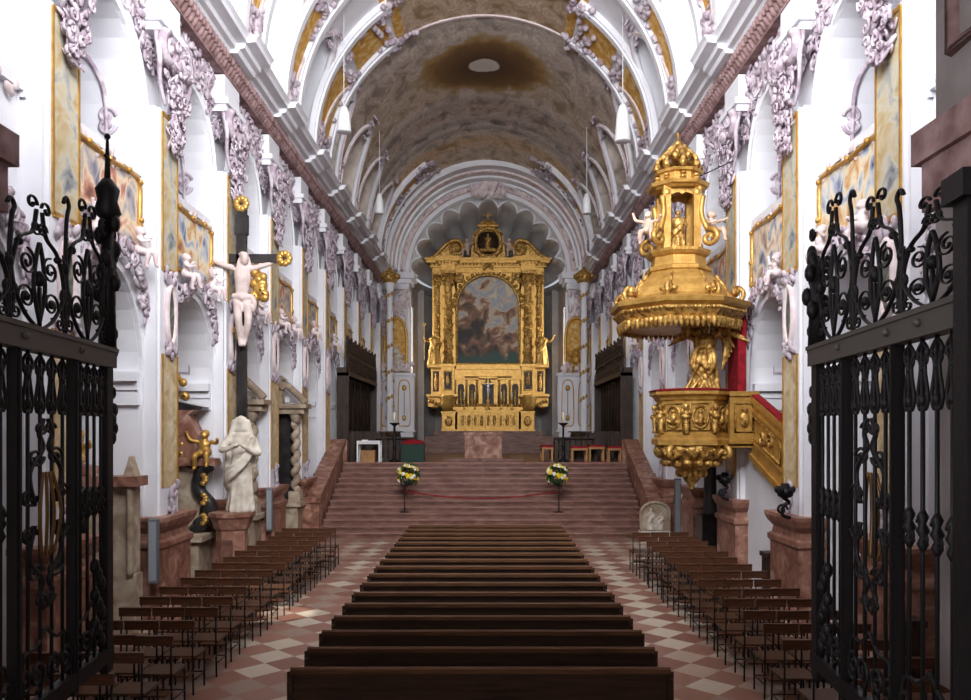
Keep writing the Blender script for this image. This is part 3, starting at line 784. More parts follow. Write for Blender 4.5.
# ---- portal wall between vestibule and nave (the gates hang in it) and the vestibule shell
m = MB()
for s in (-1, 1):
    m.box(*sorted((s*3.2, s*7.9)), 4.2, 4.79, 1.55, 7.2, 0)
    m.box(*sorted((s*2.9, s*3.3)), 2.7, 4.8, 1.55, 7.2, 0)
    x = s*2.9                                               # sunk frames on the jamb
    m.tube([(x, 3.2, 5.35), (x, 4.6, 5.35), (x, 4.6, 7), (x, 3.2, 7)], .06, 5, closed=True, mat=1)
    m.box(*sorted((x, x-s*.1)), 2.7, 4.9, 4.75, 4.95, 1); m.box(*sorted((x, x-s*.06)), 2.7, 4.85, 4.45, 4.75, 1)
m.box(-7.9, 7.9, 4.2, 4.8, 7.2, 8.0, 0)
M_jamb = mat('jamb_plaster', s2l(150, 142, 142), .8, col2=s2l(128, 120, 120), scale=2)
struct('wall_portal', m, [M_jamb, M_stucco_dark])
m = MB(); m.box(-7.9, 7.9, -3.5, -3.3, 0, 8); m.box(-7.9, -7.7, -3.5, 4.6, 0, 8); m.box(7.7, 7.9, -3.5, 4.6, 0, 8); m.box(-7.9, 7.9, -3.5, 4.6, 7.8, 8)
struct('wall_vestibule', m, M_jamb)
m = MB(); m.box(-7.9, 7.9, 4.55, 4.7, 8, 17); struct('wall_west', m, M_plaster)

# ---- sloping marble parapets of the chancel steps
for s in (-1, 1):
    m = MB(); x0, x1 = sorted((s*4.75, s*5.15))
    n = 3
    for i in range(n):
        ya, yb = 22.3+4.2*i/n, 22.3+4.2*(i+1)/n-.04
        za, zb = 1.0+1.65*i/n, 1.0+1.65*(i+1)/n
        m.prism([(ya, 0), (yb, 0), (yb, zb), (ya, za)], 'x', x0+.04, x1-.04)
        m.prism([(ya, za), (yb, zb), (yb, zb+.14), (ya, za+.14)], 'x', x0-.05, x1+.05)
    m.box(x0-.12, x1+.12, 21.95, 22.3, 0, 1.05); m.box(x0-.17, x1+.17, 21.9, 22.36, 1.05, 1.2); m.box(x0-.17, x1+.17, 21.9, 22.3, 0, .2)
    m.box(x0-.08, x1+.08, 26.45, 26.8, 2.003, 2.75)
    struct('trim_19', m, M_marble)
# ------------------------------------------------------------------ gallery parapet paintings
NAVE_BAYS = [(k, PIERS[k]+BAY/2) for k in range(1, 9)]
pm = MB(); pm.box(.02, .05, -1.0, 1.0, 6.05, 7.08)
fmm = MB()
outline = crom([(.06, -1.0, 6.0), (.06, -1.02, 6.45), (.06, -1.0, 7.05), (.06, -.6, 7.12), (.06, 0, 7.08), (.06, .6, 7.12), (.06, 1.0, 7.05), (.06, 1.02, 6.45), (.06, 1.0, 6.0), (.06, 0, 6.03)], 4, True)
fmm.tube(outline, .045, 6, closed=True)
for p in outline[::4]: fmm.ball((.1, p[1], p[2]), (.04, .06, .05), 6, 4)
f_me = fmm.mesh('gilt_frame'); f_me.materials.append(M_gold)
c_me = []
for i in range(3):
    me = pm.mesh('canvas'); me.materials.append(M_canvas[i]); c_me.append(me)
def arch_word(i): return ORD[i]
CANV = ['violet and cream', 'blue and cream', 'grey and rose']
for side in SIDES:
    for j, (k, y) in enumerate(NAVE_BAYS):
        t = thing('gallery_painting', '%s gilt-framed painting on the gallery parapet, %s arch past the gate, %s wall' % (CANV[(j+(side == 'right')) % 3], ORD[j], side), 'painting', group='gallery parapet paintings')
        place(t, side, y, 6.0)
        for nm, me in (('canvas', c_me[(j+(side == 'right')) % 3]), ('frame', f_me)):
            o = bpy.data.objects.new(nm, me); C.collection.objects.link(o); o.parent = t; o.location = (0, 0, -6.0)

# ------------------------------------------------------------------ sculpted figures
def putto(mb, s=1.0, c=(0, 0, 0), face=(1, 0), pose=0):
    """seated plump child, height about .75*s, origin at seat, facing +x in local frame rotated to face"""
    old = mb.M; a = math.atan2(face[1], face[0])
    mb.M = old @ Matrix.Translation(c) @ Matrix.Rotation(a, 4, 'Z') @ Matrix.Scale(s, 4)
    mb.ball((0, 0, .12), (.13, .14, .13), 10, 8); mb.ball((.02, 0, .27), (.105, .125, .15), 10, 8); mb.ball((0, 0, .4), (.06, .07, .07), 8, 6)
    mb.ball((.03, 0, .52), (.095, .09, .105), 10, 8); mb.ball((.12, 0, .51), (.02, .018, .025), 6, 5)
    for q in (-1, 1): mb.ball((.115, q*.045, .485), (.02, .03, .03), 6, 5); mb.ball((.02, q*.09, .51), (.02, .015, .03), 6, 5)
    mb.ball((-.012, 0, .545), (.1, .096, .1), 10, 8)
    for i in range(8):
        t = 2*PI*i/8; mb.ball((-.02+.06*math.cos(t), .06*math.sin(t), .585), .034, 6, 5)
    arms = [((.02, .13, .36), (.1, .27, .32), (.22, .33, .42)), ((.02, -.13, .36), (.08, -.28, .4), (.1, -.34, .58))]
    if pose == 1: arms = [((.02, .13, .36), (.0, .3, .42), (.05, .45, .5)), ((.02, -.13, .36), (.15, -.2, .27), (.25, -.1, .3))]
    for A in arms: mb.tube(crom(A, 4), [.055, .053, .05, .047, .045, .042, .038, .033, .03], 8); mb.ball(A[-1], .042, 7, 6)
    legs = [((.03, .08, .08), (.26, .12, .1), (.3, .14, -.17), (.37, .14, -.2)), ((.03, -.08, .08), (.24, -.13, .02), (.2, -.14, -.24), (.27, -.15, -.28))]
    for A in legs: mb.tube(crom(A, 4), [.085, .08, .078, .074, .07, .062, .056, .05, .045, .04, .038, .035, .03], 8)
    mb.M = old
def wing(mb, root, span, drop, y_out, n=6):
    for i in range(n):
        t = i/(n-1)
        p0 = Vector(root); p1 = p0+Vector((-.06-.1*t, y_out*span*(.35+.65*t), drop*(.9-1.5*t)))
        mb.tube(crom([p0, (p0+p1)/2+Vector((-.04, 0, .06)), p1], 4), [.03, .045, .055, .06, .055, .05, .04, .03, .015], 6)
def robed(mb, H=1.75, c=(0, 0, 0), face=(0, -1), arms=None, hat=None, folds=7, staff=None, lean=0.0, bulk=1.0):
    """standing draped figure facing +x locally, one continuous sculpture"""
    old = mb.M; a = math.atan2(face[1], face[0]); s = H/1.75
    mb.M = old @ Matrix.Translation(c) @ Matrix.Rotation(a, 4, 'Z') @ Matrix.Scale(s, 4)
    prof = [(.001, 0), (.27, 0), (.285, .06), (.25, .3), (.235, .6), (.215, .85), (.19, 1.0), (.185, 1.08), (.2, 1.2), (.215, 1.34), (.19, 1.43), (.1, 1.49), (.001, 1.5)]
    mb.lathe([(r_*bulk, z) for r_, z in prof], (lean*.0, 0, 0), 40, sx=.8, sy=1.0,
             fold=lambda t, z: 1+(.13*max(0, 1.25-z)/1.25)*math.sin(folds*t+2.2*z)+.06*max(0, 1.2-z)*math.sin((folds*2+1)*t-1.5*z))
    # mantle sweeping diagonally across
    for k in range(3):
        P = crom([(.1, .22, 1.38-.05*k), (.2, .1, 1.1-.07*k), (.23, -.1, .9-.08*k), (.12, -.25, .78-.1*k), (-.1, -.22, .6-.1*k)], 5)
        mb.tube(P, [.05]*len(P), 7)
    mb.tube([(0, 0, 1.46), (.01, 0, 1.57)], [.062, .058], 8)
    mb.ball((.015, 0, 1.65), (.095, .08, .12), 12, 10); mb.ball((.108, 0, 1.64), (.022, .017, .032), 6, 5); mb.ball((.09, 0, 1.575), (.03, .03, .022), 6, 5)
    for q in (-1, 1): mb.ball((.09, q*.034, 1.672), (.014, .02, .012), 6, 5); mb.ball((.01, q*.083, 1.64), (.02, .014, .032), 6, 5)
    if hat == 'mitre': mb.prism([(-.1, 1.7), (.1, 1.7), (.11, 1.85), (0, 2.0), (-.11, 1.85)], 'x', -.03, .06)
    elif hat == 'veil':
        mb.lathe([(.135, 1.5), (.12, 1.62), (.1, 1.74), (.001, 1.79)], (-.02, 0, 0), 14)
        for q in (-1, 1): mb.tube(crom([(0, q*.1, 1.7), (-.02, q*.15, 1.5), (-.05, q*.22, 1.2), (-.08, q*.24, .8)], 4), .06, 7)
    elif hat == 'crown':
        for i in range(7): t = 2*PI*i/7; mb.tube([(.08*math.cos(t), .08*math.sin(t), 1.73), (.1*math.cos(t), .1*math.sin(t), 1.84)], [.025, .012], 5)
    else:
        for i in range(12): t = 2*PI*i/12; mb.ball((-.02+.075*math.cos(t), .075*math.sin(t), 1.7), .045, 6, 5)
        mb.ball((-.03, 0, 1.66), (.1, .095, .12), 8, 6)
    arms = arms or [((0, .2, 1.36), (.08, .3, 1.1), (.28, .22, 1.08)), ((0, -.2, 1.36), (.06, -.32, 1.12), (.3, -.3, 1.28))]
    for A in arms:
        P = crom(A, 5); mb.tube(P, [.085-.045*i/(len(P)-1) for i in range(len(P))], 8)
        h = Vector(A[-1]); d = (Vector(A[-1])-Vector(A[-2])).normalized()
        mb.ball(h+d*.04, (.042, .036, .042), 7, 6)
        sd = d.cross(Vector((0, 0, 1))); sd = sd.normalized() if sd.length > .1 else Vector((0, 1, 0))
        for k in range(4):
            f0 = h+d*.06+sd*(k-1.5)*.02; mb.tube([f0, f0+d*(.06+.01*(k in (1, 2)))], [.012, .009], 5)
        mb.tube([h+d*.03+sd*.04, h+d*.07+sd*.065], [.013, .01], 5)
    if staff:
        h = Vector(arms[staff-1][-1])
        mb.tube([(h.x+.03, h.y, .25), (h.x+.03, h.y, 2.05)], .022, 6)
        for k in range(6): t = 2*PI*k/6; mb.ball((h.x+.03, h.y+.07*math.cos(t), 2.13+.07*math.sin(t)), .035, 6, 5)
    mb.M = old

# putti over the nave arcade, in pale rose stucco
pu = []
for pose in (0, 1):
    m = MB(); putto(m, .72, (.2, 0, 5.9), (1, 0), pose); o = m.fuse('putto', M_stucco_pale, .018, None, (0, 0, 5.7)); pu.append(o)
first = [True, True]
for side in SIDES:
    for j, (k, y) in enumerate(NAVE_BAYS[:6]):
        for q in ((-.62, .72) if j < 4 else (0,)):
            if side == 'right' and j == 1 and q < 0: continue        # the pulpit canopy stands here
            i = (j+(q > 0)) % 2
            if first[i]: o = pu[i]; first[i] = False
            else: o = pu[i].copy(); C.collection.objects.link(o)
            place(o, side, y+(q if side == 'left' else -q), 5.62 if q else 5.85)
            far = q > 0 if side == 'left' else q < 0
            tag(o, 'rose putto on the %s of the %s arcade arch from the gate, %s wall' % (('near haunch' if q < 0 else 'far haunch') if q else 'crown', ORD[j], side), 'putto', 'putti on the arcade')

# ------------------------------------------------------------------ high altar
AL = thing('high_altar', 'tall carved and gilded high altar filling the apse under a golden crown and cross', 'altar', (.1, 41.9, 3.05))
def part(mb, name, mm, par=AL): return mb.build(name, mm, par)
m = MB(); m.box(-1.62, 1.62, -.75, .6, 0, 1.02); m.box(-1.7, 1.7, -.85, .6, 1.02, 1.12); m.box(-1.68, 1.68, -.82, .6, 0, .08)
a = part(m, 'altar_table', M_gold)
m = MB()
for i in range(9):
    x = -1.35+.3375*i; w = .13 if i % 2 == 0 else .17
    m.tube([(x-w, -.76, .2), (x+w, -.76, .2), (x+w, -.76, .9), (x-w, -.76, .9)], .022, 4, closed=True)
    m.ball((x, -.76, .55), (w*.6, .05, .25), 8, 6); 
    for z in (.35, .75): m.ball((x, -.76, z), (w*.5, .04, .08), 7, 5)
m.build('antependium', M_gold_carved, a)
for s in (-1, 1):
    m = MB(); m.box(*sorted((s*1.75, s*2.45)), -.5, .6, 0, 1.05); m.box(*sorted((s*1.7, s*2.5)), -.56, .6, 0, .1); m.box(*sorted((s*1.7, s*2.5)), -.56, .6, .95, 1.05)
    m.ball((s*2.1, -.5, .52), (.22, .06, .28), 9, 7, 1)
    part(m, 'pedestal', [M_gold, M_gold_carved])
    # bulging console with scroll
    m = MB(); m.lathe([(.12, 1.05), (.3, 1.12), (.45, 1.35), (.42, 1.6), (.5, 1.78), (.52, 1.9), (.001, 1.9)], (s*2.12, -.35, 0), 16)
    P = [(s*2.85+p[0]*s, -.1, p[2]) for p in spiral(0, 1.55, .36, PI/2, 1.5, -1)]
    m.tube(P, [.1]*len(P), 7); m.box(*sorted((s*2.4, s*3.2)), -.35, .5, 1.3, 1.8); m.box(*sorted((s*1.6, s*3.25)), -.75, .5, 1.82, 1.95)
    for i in range(9): m.ball((s*(1.9+.15*i), -.5, 1.5+.1*math.sin(i)), .1, 6, 5, 1)
    part(m, 'console', [M_gold, M_gold_carved])
    # predella block with dark niche
    m = MB(); m.box(*sorted((s*1.78, s*2.48)), -.6, .5, 1.95, 3.4); m.box(*sorted((s*1.7, s*2.56)), -.68, .5, 3.4, 3.55); m.box(*sorted((s*2.5, s*3.05)), -.2, .5, 1.95, 3.4); m.box(*sorted((s*2.48, s*3.15)), -.3, .5, 3.4, 3.5)
    b_ = part(m, 'column_base_block', M_gold)
    m = MB(); m.box(*sorted((s*1.95, s*2.3)), -.62, -.6, 2.2, 3.15, 1); m.tube([(s*1.92, -.62, 2.15), (s*2.33, -.62, 2.15), (s*2.33, -.62, 3.2), (s*1.92, -.62, 3.2)], .04, 5, closed=True, mat=0)
    m.ball((s*2.12, -.64, 2.7), (.1, .06, .3), 8, 6, 0); m.ball((s*2.12, -.66, 3.02), .07, 7, 6, 0)
    m.box(*sorted((s*2.62, s*2.95)), -.22, -.2, 2.1, 3.2, 1); m.ball((s*2.78, -.25, 2.55), (.1, .08, .4), 8, 6, 0); m.ball((s*2.78, -.25, 3.0), .08, 7, 6, 0)
    m.build('relief_panel', [M_gold_carved, M_oak], b_)
    # inner full column wound with vines, outer half column
    for (cx, cy, r_) in ((2.12, -.3, .215), (2.74, .05, .17)):
        m = MB(); m.lathe([(r_*1.45, 3.55), (r_*1.45, 3.65), (r_*1.2, 3.7), (r_*1.25, 3.78), (r_, 3.84), (r_*1.04, 5.4), (r_*1.15, 5.42), (r_*1.15, 5.5), (r_, 5.52), (r_*.9, 7.6), (r_, 7.66), (r_*.95, 7.7)], (s*cx, cy, 0), 18)
        col = part(m, 'column', M_gold_carved)
        m = MB()
        P = [(s*cx+(r_+.015)*math.cos(t), cy+(r_+.015)*math.sin(t), 3.9+3.6*t/(2*PI*6)) for t in [i*.35 for i in range(int(2*PI*6/.35))]]
        m.tube(P, .035, 5)
        for p in P[::3]: m.ball(p, (.07, .07, .09), 6, 4)
        m.build('vine', M_gold, col)
        m = MB(); m.lathe([(r_*.95, 7.7), (r_*1.1, 7.85), (r_*1.5, 8.3), (r_*1.2, 8.35), (.001, 8.35)], (s*cx, cy, 0), 14); m.box(s*cx-r_*1.6, s*cx+r_*1.6, cy-r_*1.6, cy+r_*1.6, 8.35, 8.5)
        for t in range(8):
            for z in (7.9, 8.15): m.ball((s*cx+r_*1.3*math.cos(t*PI/4), cy+r_*1.3*math.sin(t*PI/4), z), (.07, .07, .12), 6, 4)
        m.build('capital', M_gold_carved, col)
# back panel with arched opening for the canvas
m = MB()
n = 20; R0 = 1.68; ZS = 6.7
A = [(R0*math.cos(PI*i/n), ZS+R0*math.sin(PI*i/n)) for i in range(n+1)]
for i in range(n):
    (xa, za), (xb, zb) = A[i], A[i+1]
    m.add([(xa, 0, za), (xb, 0, zb), (xb*1.12, 0, 8.75), (xa*1.12, 0, 8.75)], [(0, 1, 2, 3)]); m.add([(xa, 0, za), (xb, 0, zb), (xb, .2, zb), (xa, .2, za)], [(0, 1, 2, 3)])
for s in (-1, 1): m.box(*sorted((s*R0, s*3.0)), 0, .5, 3.5, 8.75)
m.box(-1.9, 1.9, -.1, .5, 2.0, 3.6); m.box(-1.9, 1.9, -.2, .5, 3.3, 3.42); m.box(-R0, R0, .25, .5, 3.5, 8.75)
m.box(-.65, .65, -.25, -.1, 2.95, 3.25)
part(m, 'retable', M_gold)
m = MB(); P = [(-R0, -.04, 3.6), (R0, -.04, 3.6)]+[(p[0], -.04, p[1]) for p in A]
m.tube(P, .085, 6, closed=True); P2 = [(p[0]*1.12, -.05, p[1]+.0) for p in A]
for i in range(len(A)): m.ball((A[i][0]*1.1, -.05, ZS+(A[i][1]-ZS)*1.1), (.11, .06, .11), 6, 4)
for s in (-1, 1):
    for i in range(22): m.ball((s*(1.35+rng.random()*.4), -.04, 8.0+rng.random()*.6), (.12, .05, .1), 6, 4)
part(m, 'picture_frame', M_gold_carved)
m = MB(); pts = [(-R0, 3.62), (R0, 3.62)]+A; m.prism(pts, 'y', .1, .14)
# plain generic canvas: swirling clouds, warm dark lower half, sea-green foot
M_altarcanvas = mat('altar_canvas_paint', rough=.5)
N, L, b = fin(M_altarcanvas)
tc = N.new('ShaderNodeTexCoord'); nz = N.new('ShaderNodeTexNoise'); nz.inputs['Scale'].default_value = 1.5; nz.inputs['Detail'].default_value = 7; nz.inputs['Distortion'].default_value = .6
L.new(tc.outputs['Object'], nz.inputs[0])
sp_ = N.new('ShaderNodeSeparateXYZ'); L.new(tc.outputs['Object'], sp_.inputs[0])
# large-scale tone: pale towards upper right, dark to lower left
g = math_('ADD', math_('MULTIPLY', sp_.outputs[0], .1), math_('MULTIPLY', math_('SUBTRACT', sp_.outputs[2], 5.6), .09))
v = math_('ADD', math_('ADD', g, .42), math_('MULTIPLY', math_('SUBTRACT', nz.outputs['Fac'], .5), 1.5))
r_ = N.new('ShaderNodeValToRGB'); e = r_.color_ramp.elements; e[0].position = .1; e[0].color = (*s2l(46, 36, 32), 1); e[1].position = .95; e[1].color = (*s2l(216, 208, 190), 1)
for p, c in [(.22, (70, 52, 43)), (.33, (112, 84, 64)), (.4, (142, 96, 74)), (.47, (176, 146, 116)), (.54, (206, 186, 158)), (.62, (176, 176, 178)), (.7, (150, 160, 176)), (.8, (210, 192, 160))]:
    x = e.new(p); x.color = (*s2l(*c), 1)
L.new(v, r_.inputs[0])
foot = N.new('ShaderNodeValToRGB'); e = foot.color_ramp.elements; e[0].position = .25; e[0].color = (1, 1, 1, 1); e[1].position = .5; e[1].color = (0, 0, 0, 1)
L.new(math_('ADD', math_('SUBTRACT', sp_.outputs[2], 3.7), math_('MULTIPLY', math_('SUBTRACT', nz.outputs['Fac'], .5), 1.4)), foot.inputs[0])
mx = N.new('ShaderNodeMixRGB'); L.new(foot.outputs[0], mx.inputs[0]); L.new(r_.outputs[0], mx.inputs[1]); mx.inputs[2].default_value = (*s2l(52, 84, 74), 1)
L.new(mx.outputs[0], b.inputs['Base Color'])
tag(part(m, 'canvas', M_altarcanvas), 'arched oil painting of swirling pale and dark clouds')
# entablature
m = MB()
for x0, x1, y0, z0, z1 in ((-2.95, 2.95, -.1, 8.5, 8.75), (-3.1, 3.1, -.25, 8.75, 8.95), (-3.3, 3.3, -.45, 8.95, 9.1), (-3.38, 3.38, -.52, 9.1, 9.2)): m.box(x0, x1, y0, .5, z0, z1)
for s in (-1, 1): m.box(*sorted((s*1.75, s*2.5)), -.75, .3, 8.5, 8.8); m.box(*sorted((s*1.65, s*2.6)), -.85, .3, 8.8, 8.95); m.box(*sorted((s*1.5, s*2.75)), -1.0, .3, 8.95, 9.2)
for i in range(33): m.ball((-3.05+.19*i, -.42 if abs(-3.05+.19*i) > 2.6 or abs(-3.05+.19*i) < 1.6 else -.9, 8.88), (.06, .05, .06), 6, 4, 1)
for i in range(5): m.ball((-.2+.1*i, -.5, 8.75+.1*math.cos(i-2)), (.1, .1, .12), 7, 5, 1)
part(m, 'entablature', [M_gold, M_gold_carved])
# scrolled pediment halves, medallion, crown and cross
for s in (-1, 1):
    m = MB(); P = crom([(s*3.2, 0, 9.25), (s*2.8, 0, 9.42), (s*2.4, 0, 9.85), (s*2.05, 0, 10.15)], 6)
    P += [Vector((s*1.75-s*p[0]*-1 if False else s*1.72+s*p[0], 0, p[2])) for p in spiral(0, 9.78, .46, 1.1, 1.6, 1)]
    m.tube(P, [.13]*len(P), 8, flat=(1, 1.8, 1)); m.prism([(s*3.2, 9.2), (s*1.3, 9.2), (s*1.4, 9.6), (s*2.1, 10.0)], 'y', -.12, .2)
    m.ball((s*1.72, -.1, 9.78), .13, 8, 6)
    part(m, 'pediment_scroll', M_gold_carved)
    m = MB(); putto(m, 1.15, (s*1.12, -.1, 9.6), (s*.3, -1)); 
    tag(m.fuse('putto_figure', M_flesh, .03, AL), 'flesh-coloured putto holding the medallion')
m = MB(); m.prism([(-.95, 9.2), (.95, 9.2), (.8, 10.6), (.35, 11.0), (-.35, 11.0), (-.8, 10.6)], 'y', 0, .2)
OV = [(.68*math.cos(2*PI*i/24), -.05, 10.1+.78*math.sin(2*PI*i/24)) for i in range(24)]
m.tube(OV, .13, 7, closed=True); 
for p in OV[::2]: m.ball((p[0]*1.15, -.1, 10.1+(p[2]-10.1)*1.15), .11, 6, 5)
med = part(m, 'medallion_frame', M_gold_carved)
m = MB(); m.lathe([(.001, -.06), (.4, -.06), (.6, .0), (.62, .1)], (0, 0, 0), 20); o = m.build('medallion', M_oak, med); o.rotation_euler = (PI/2, 0, 0); o.location = (0, .06, 10.1)
m = MB(); robed(m, .95, (0, -.12, 9.6), (0, -1)); m.ball((.25, -.1, 9.7), (.25, .1, .12)); m.ball((-.25, -.1, 9.7), (.25, .1, .12)); m.fuse('relief_figure', M_gold_carved, .03, med)
MB.base = Matrix.Translation((0, 0, 10.95)) @ Matrix.Diagonal((1, 1, .55, 1)) @ Matrix.Translation((0, 0, -10.95))
m = MB(); m.box(-.55, .55, -.15, .2, 10.95, 11.1); m.lathe([(.4, 11.1), (.42, 11.2), (.3, 11.35), (.22, 11.55), (.1, 11.68), (.05, 11.75)], (0, 0, 0), 14)
for s in (-1, 1): m.tube(crom([(s*.5, 0, 11.05), (s*.42, 0, 11.3), (s*.2, 0, 11.5)], 4), .06, 6)
part(m, 'crown', M_gold)
m = MB(); m.box(-.035, .035, -.03, .03, 11.7, 12.35); m.box(-.22, .22, -.03, .03, 12.05, 12.12)
for x, z in ((0, 12.37), (-.24, 12.085), (.24, 12.085)): m.ball((x, 0, z), .06, 6, 5)
part(m, 'cross', M_gold)
MB.base = Matrix.Identity(4)
# tabernacle with niches
m = MB()
for i, x in enumerate((-1.45, -.85, .85, 1.45)): 
    m.box(x-.28, x+.28, -.35, -.15, 1.15, 2.75)
m.box(-.5, .5, -.45, -.15, 1.15, 2.95); m.box(-1.25, 1.25, -.55, -.1, 2.9, 3.02); m.box(-1.8, 1.8, -.45, -.1, 2.72, 2.8); m.box(-1.85, 1.85, -.6, -.1, 1.12, 1.3)
for i in range(24): m.ball((-1.75+.152*i, -.6, 1.36), (.08, .06, .1), 6, 5, 1)
for x in (-1.75, -1.15, -.6, .6, 1.15, 1.75): m.lathe([(.06, 1.3), (.05, 2.6), (.08, 2.7)], (x, -.42, 0), 8)
tb = part(m, 'tabernacle', [M_gold, M_gold_carved])
for x in (-1.45, -.85, .85, 1.45):
    m = MB(); pts = [(x-.17, 1.4), (x+.17, 1.4), (x+.17, 2.35)]+[(x+.17*math.cos(PI*i/6), 2.35+.17*math.sin(PI*i/6)) for i in range(1, 6)]+[(x-.17, 2.35)]
    m.prism(pts, 'y', -.36, -.35); m.build('niche', M_oak, tb)
    m = MB(); m.lathe([(.07, 1.4), (.05, 1.46), (.09, 1.7), (.05, 1.95), (.07, 2.1), (.03, 2.25)], (x, -.4, 0), 10); m.build('reliquary', M_gold_carved, tb)
m = MB(); m.prism([(-.3, 1.4), (.3, 1.4), (.3, 2.5), (0, 2.8), (-.3, 2.5)], 'y', -.46, -.45); m.build('niche', M_oak, tb)
# statues on the altar ends
for s, arms, hat, st_ in ((-1, [((0, .2, 1.36), (.06, .36, 1.15), (.25, .3, 1.1)), ((0, -.2, 1.36), (.1, -.4, 1.25), (.2, -.5, 1.4))], 'mitre', 2),
                          (1, [((0, .2, 1.36), (.06, .42, 1.25), (.18, .62, 1.5)), ((0, -.2, 1.36), (.08, -.34, 1.15), (.3, -.22, 1.2))], 'crown', 0)):
    m = MB(); robed(m, 1.75, (0, 0, 0), (0, -1), arms, hat, 6, st_ or None, bulk=1.25)
    t = tag(m.fuse('saint_statue', M_gold, .022, None), ('gilded bishop statue with a staff standing left of the altar columns' if s < 0 else 'gilded crowned saint statue raising one arm right of the altar columns'), 'statue', 'statues flanking the high altar')
    t.location = (.1+s*2.86, 41.4, 3.05+3.5)
    m = MB(); m.box(.1+s*2.86-.35, .1+s*2.86+.35, 41.05, 41.75, 6.4, 6.55)
    o = m.build('statue_shelf', M_gold, AL); o.location = (-.1, -41.9, -3.05)
# crucifix and candlesticks standing on the altar
def candlestick(x, y, z, h, lab, mm=M_gold, cat='candlestick', grp=None):
    t = thing('candlestick', lab, cat, (x, y, z), 0, grp)
    m = MB(); m.lathe([(.12, 0), (.12, .03), (.04, .07), (.03, .12), (.055, .18), (.025, .25), (.025, h-.14), (.06, h-.1), (.03, h-.05), (.09, h)], (0, 0, 0), 10); m.build('stem', mm, t)
    m = MB(); m.lathe([(.03, h), (.028, h+.38), (.001, h+.39)], (0, 0, 0), 8); m.build('candle', M_wax, t)
    return t
for i, x in enumerate((-1.15, -.6, .8, 1.35)):
    candlestick(x, 41.15, 4.172, .55, 'gilt altar candlestick with white candle, %s from the left on the high altar' % ORD[i], grp='candles on the high altar')
t = thing('altar_cross', 'silver crucifix standing in the middle of the high altar', 'crucifix', (.1, 41.15, 4.172))
m = MB(); m.lathe([(.2, 0), (.2, .05), (.08, .15), (.05, .4), (.09, .5), (.03, .6)], (0, 0, 0), 12); m.build('foot', M_gold, t)
m = MB(); m.box(-.03, .03, -.02, .02, .55, 1.75); m.box(-.36, .36, -.02, .02, 1.36, 1.42); m.build('cross', M_gold, t)
def corpus(m, H=1.0):
    """crucified figure facing -y, head at top, origin at feet"""
    old = m.M; m.M = old @ Matrix.Scale(H, 4)
    m.tube(crom([(0, -.05, .84), (.01, -.07, .7), (0, -.05, .55), (-.01, -.05, .48)], 4), [.045, .06, .072, .076, .075, .07, .064, .06, .056, .056, .06, .062, .06], 10, flat=(1.12, .75, 1))
    m.ball((.03, -.1, .9), (.042, .05, .06), 10, 8); m.tube(crom([(.06, -.06, .93), (.075, -.06, .86), (.07, -.06, .8)], 3), .022, 6); m.tube(crom([(-.01, -.06, .93), (-.03, -.06, .86), (-.04, -.05, .8)], 3), .02, 6); m.ball((.02, -.145, .915), .012, 5, 4); m.ball((.02, -.09, .95), (.055, .06, .03), 8, 5); m.tube([(0, -.05, .84), (.015, -.08, .9)], .03, 7)
    for s in (-1, 1):
        m.tube(crom([(s*.08, -.05, .81), (s*.24, -.05, .86), (s*.42, -.03, .95)], 5), [.034, .033, .032, .03, .028, .026, .026, .024, .022, .02, .017], 8); m.ball((s*.435, -.03, .96), (.026, .014, .026), 6, 5)
        m.tube(crom([(s*.045, -.05, .48), (s*.05+.02, -.13, .28), (s*.025+.01, -.06, .08), (.005+s*.015, -.1, 0)], 5), [.05, .049]+[.047-.0022*i for i in range(14)], 8)
    m.tube([(-.09, -.06, .52), (0, -.1, .5), (.09, -.07, .52)], [.03, .036, .034], 8); m.tube(crom([(.09, -.07, .53), (.13, -.08, .45), (.11, -.06, .36)], 4), [.035-.002*i for i in range(9)], 7); m.tube([(-.07, -.05, .46), (.07, -.06, .47)], .035, 8)
    m.M = old
m = MB(); m.M = Matrix.Translation((0, -.01, .75)); corpus(m, .66); m.fuse('corpus', mat('silver', s2l(210, 210, 214), .3, .6), .012, t)
# ------------------------------------------------------------------ pulpit (on the second free pier of the right wall)
PX, PY = 4.2, 15.6
PU = thing('pulpit', 'carved and gilded pulpit with crown-like canopy on the right wall', 'pulpit', (PX, PY, 1.81))
def oct_(r, n=8, off=PI/8): return [(r*math.cos(2*PI*i/n+off), r*math.sin(2*PI*i/n+off)) for i in range(n)]
def octlathe(m, prof, c=(0, 0, 0), mt=None, n=8, smooth=False): m.lathe(prof, c, n, PI/n, 2*PI+PI/n, mt, smooth)
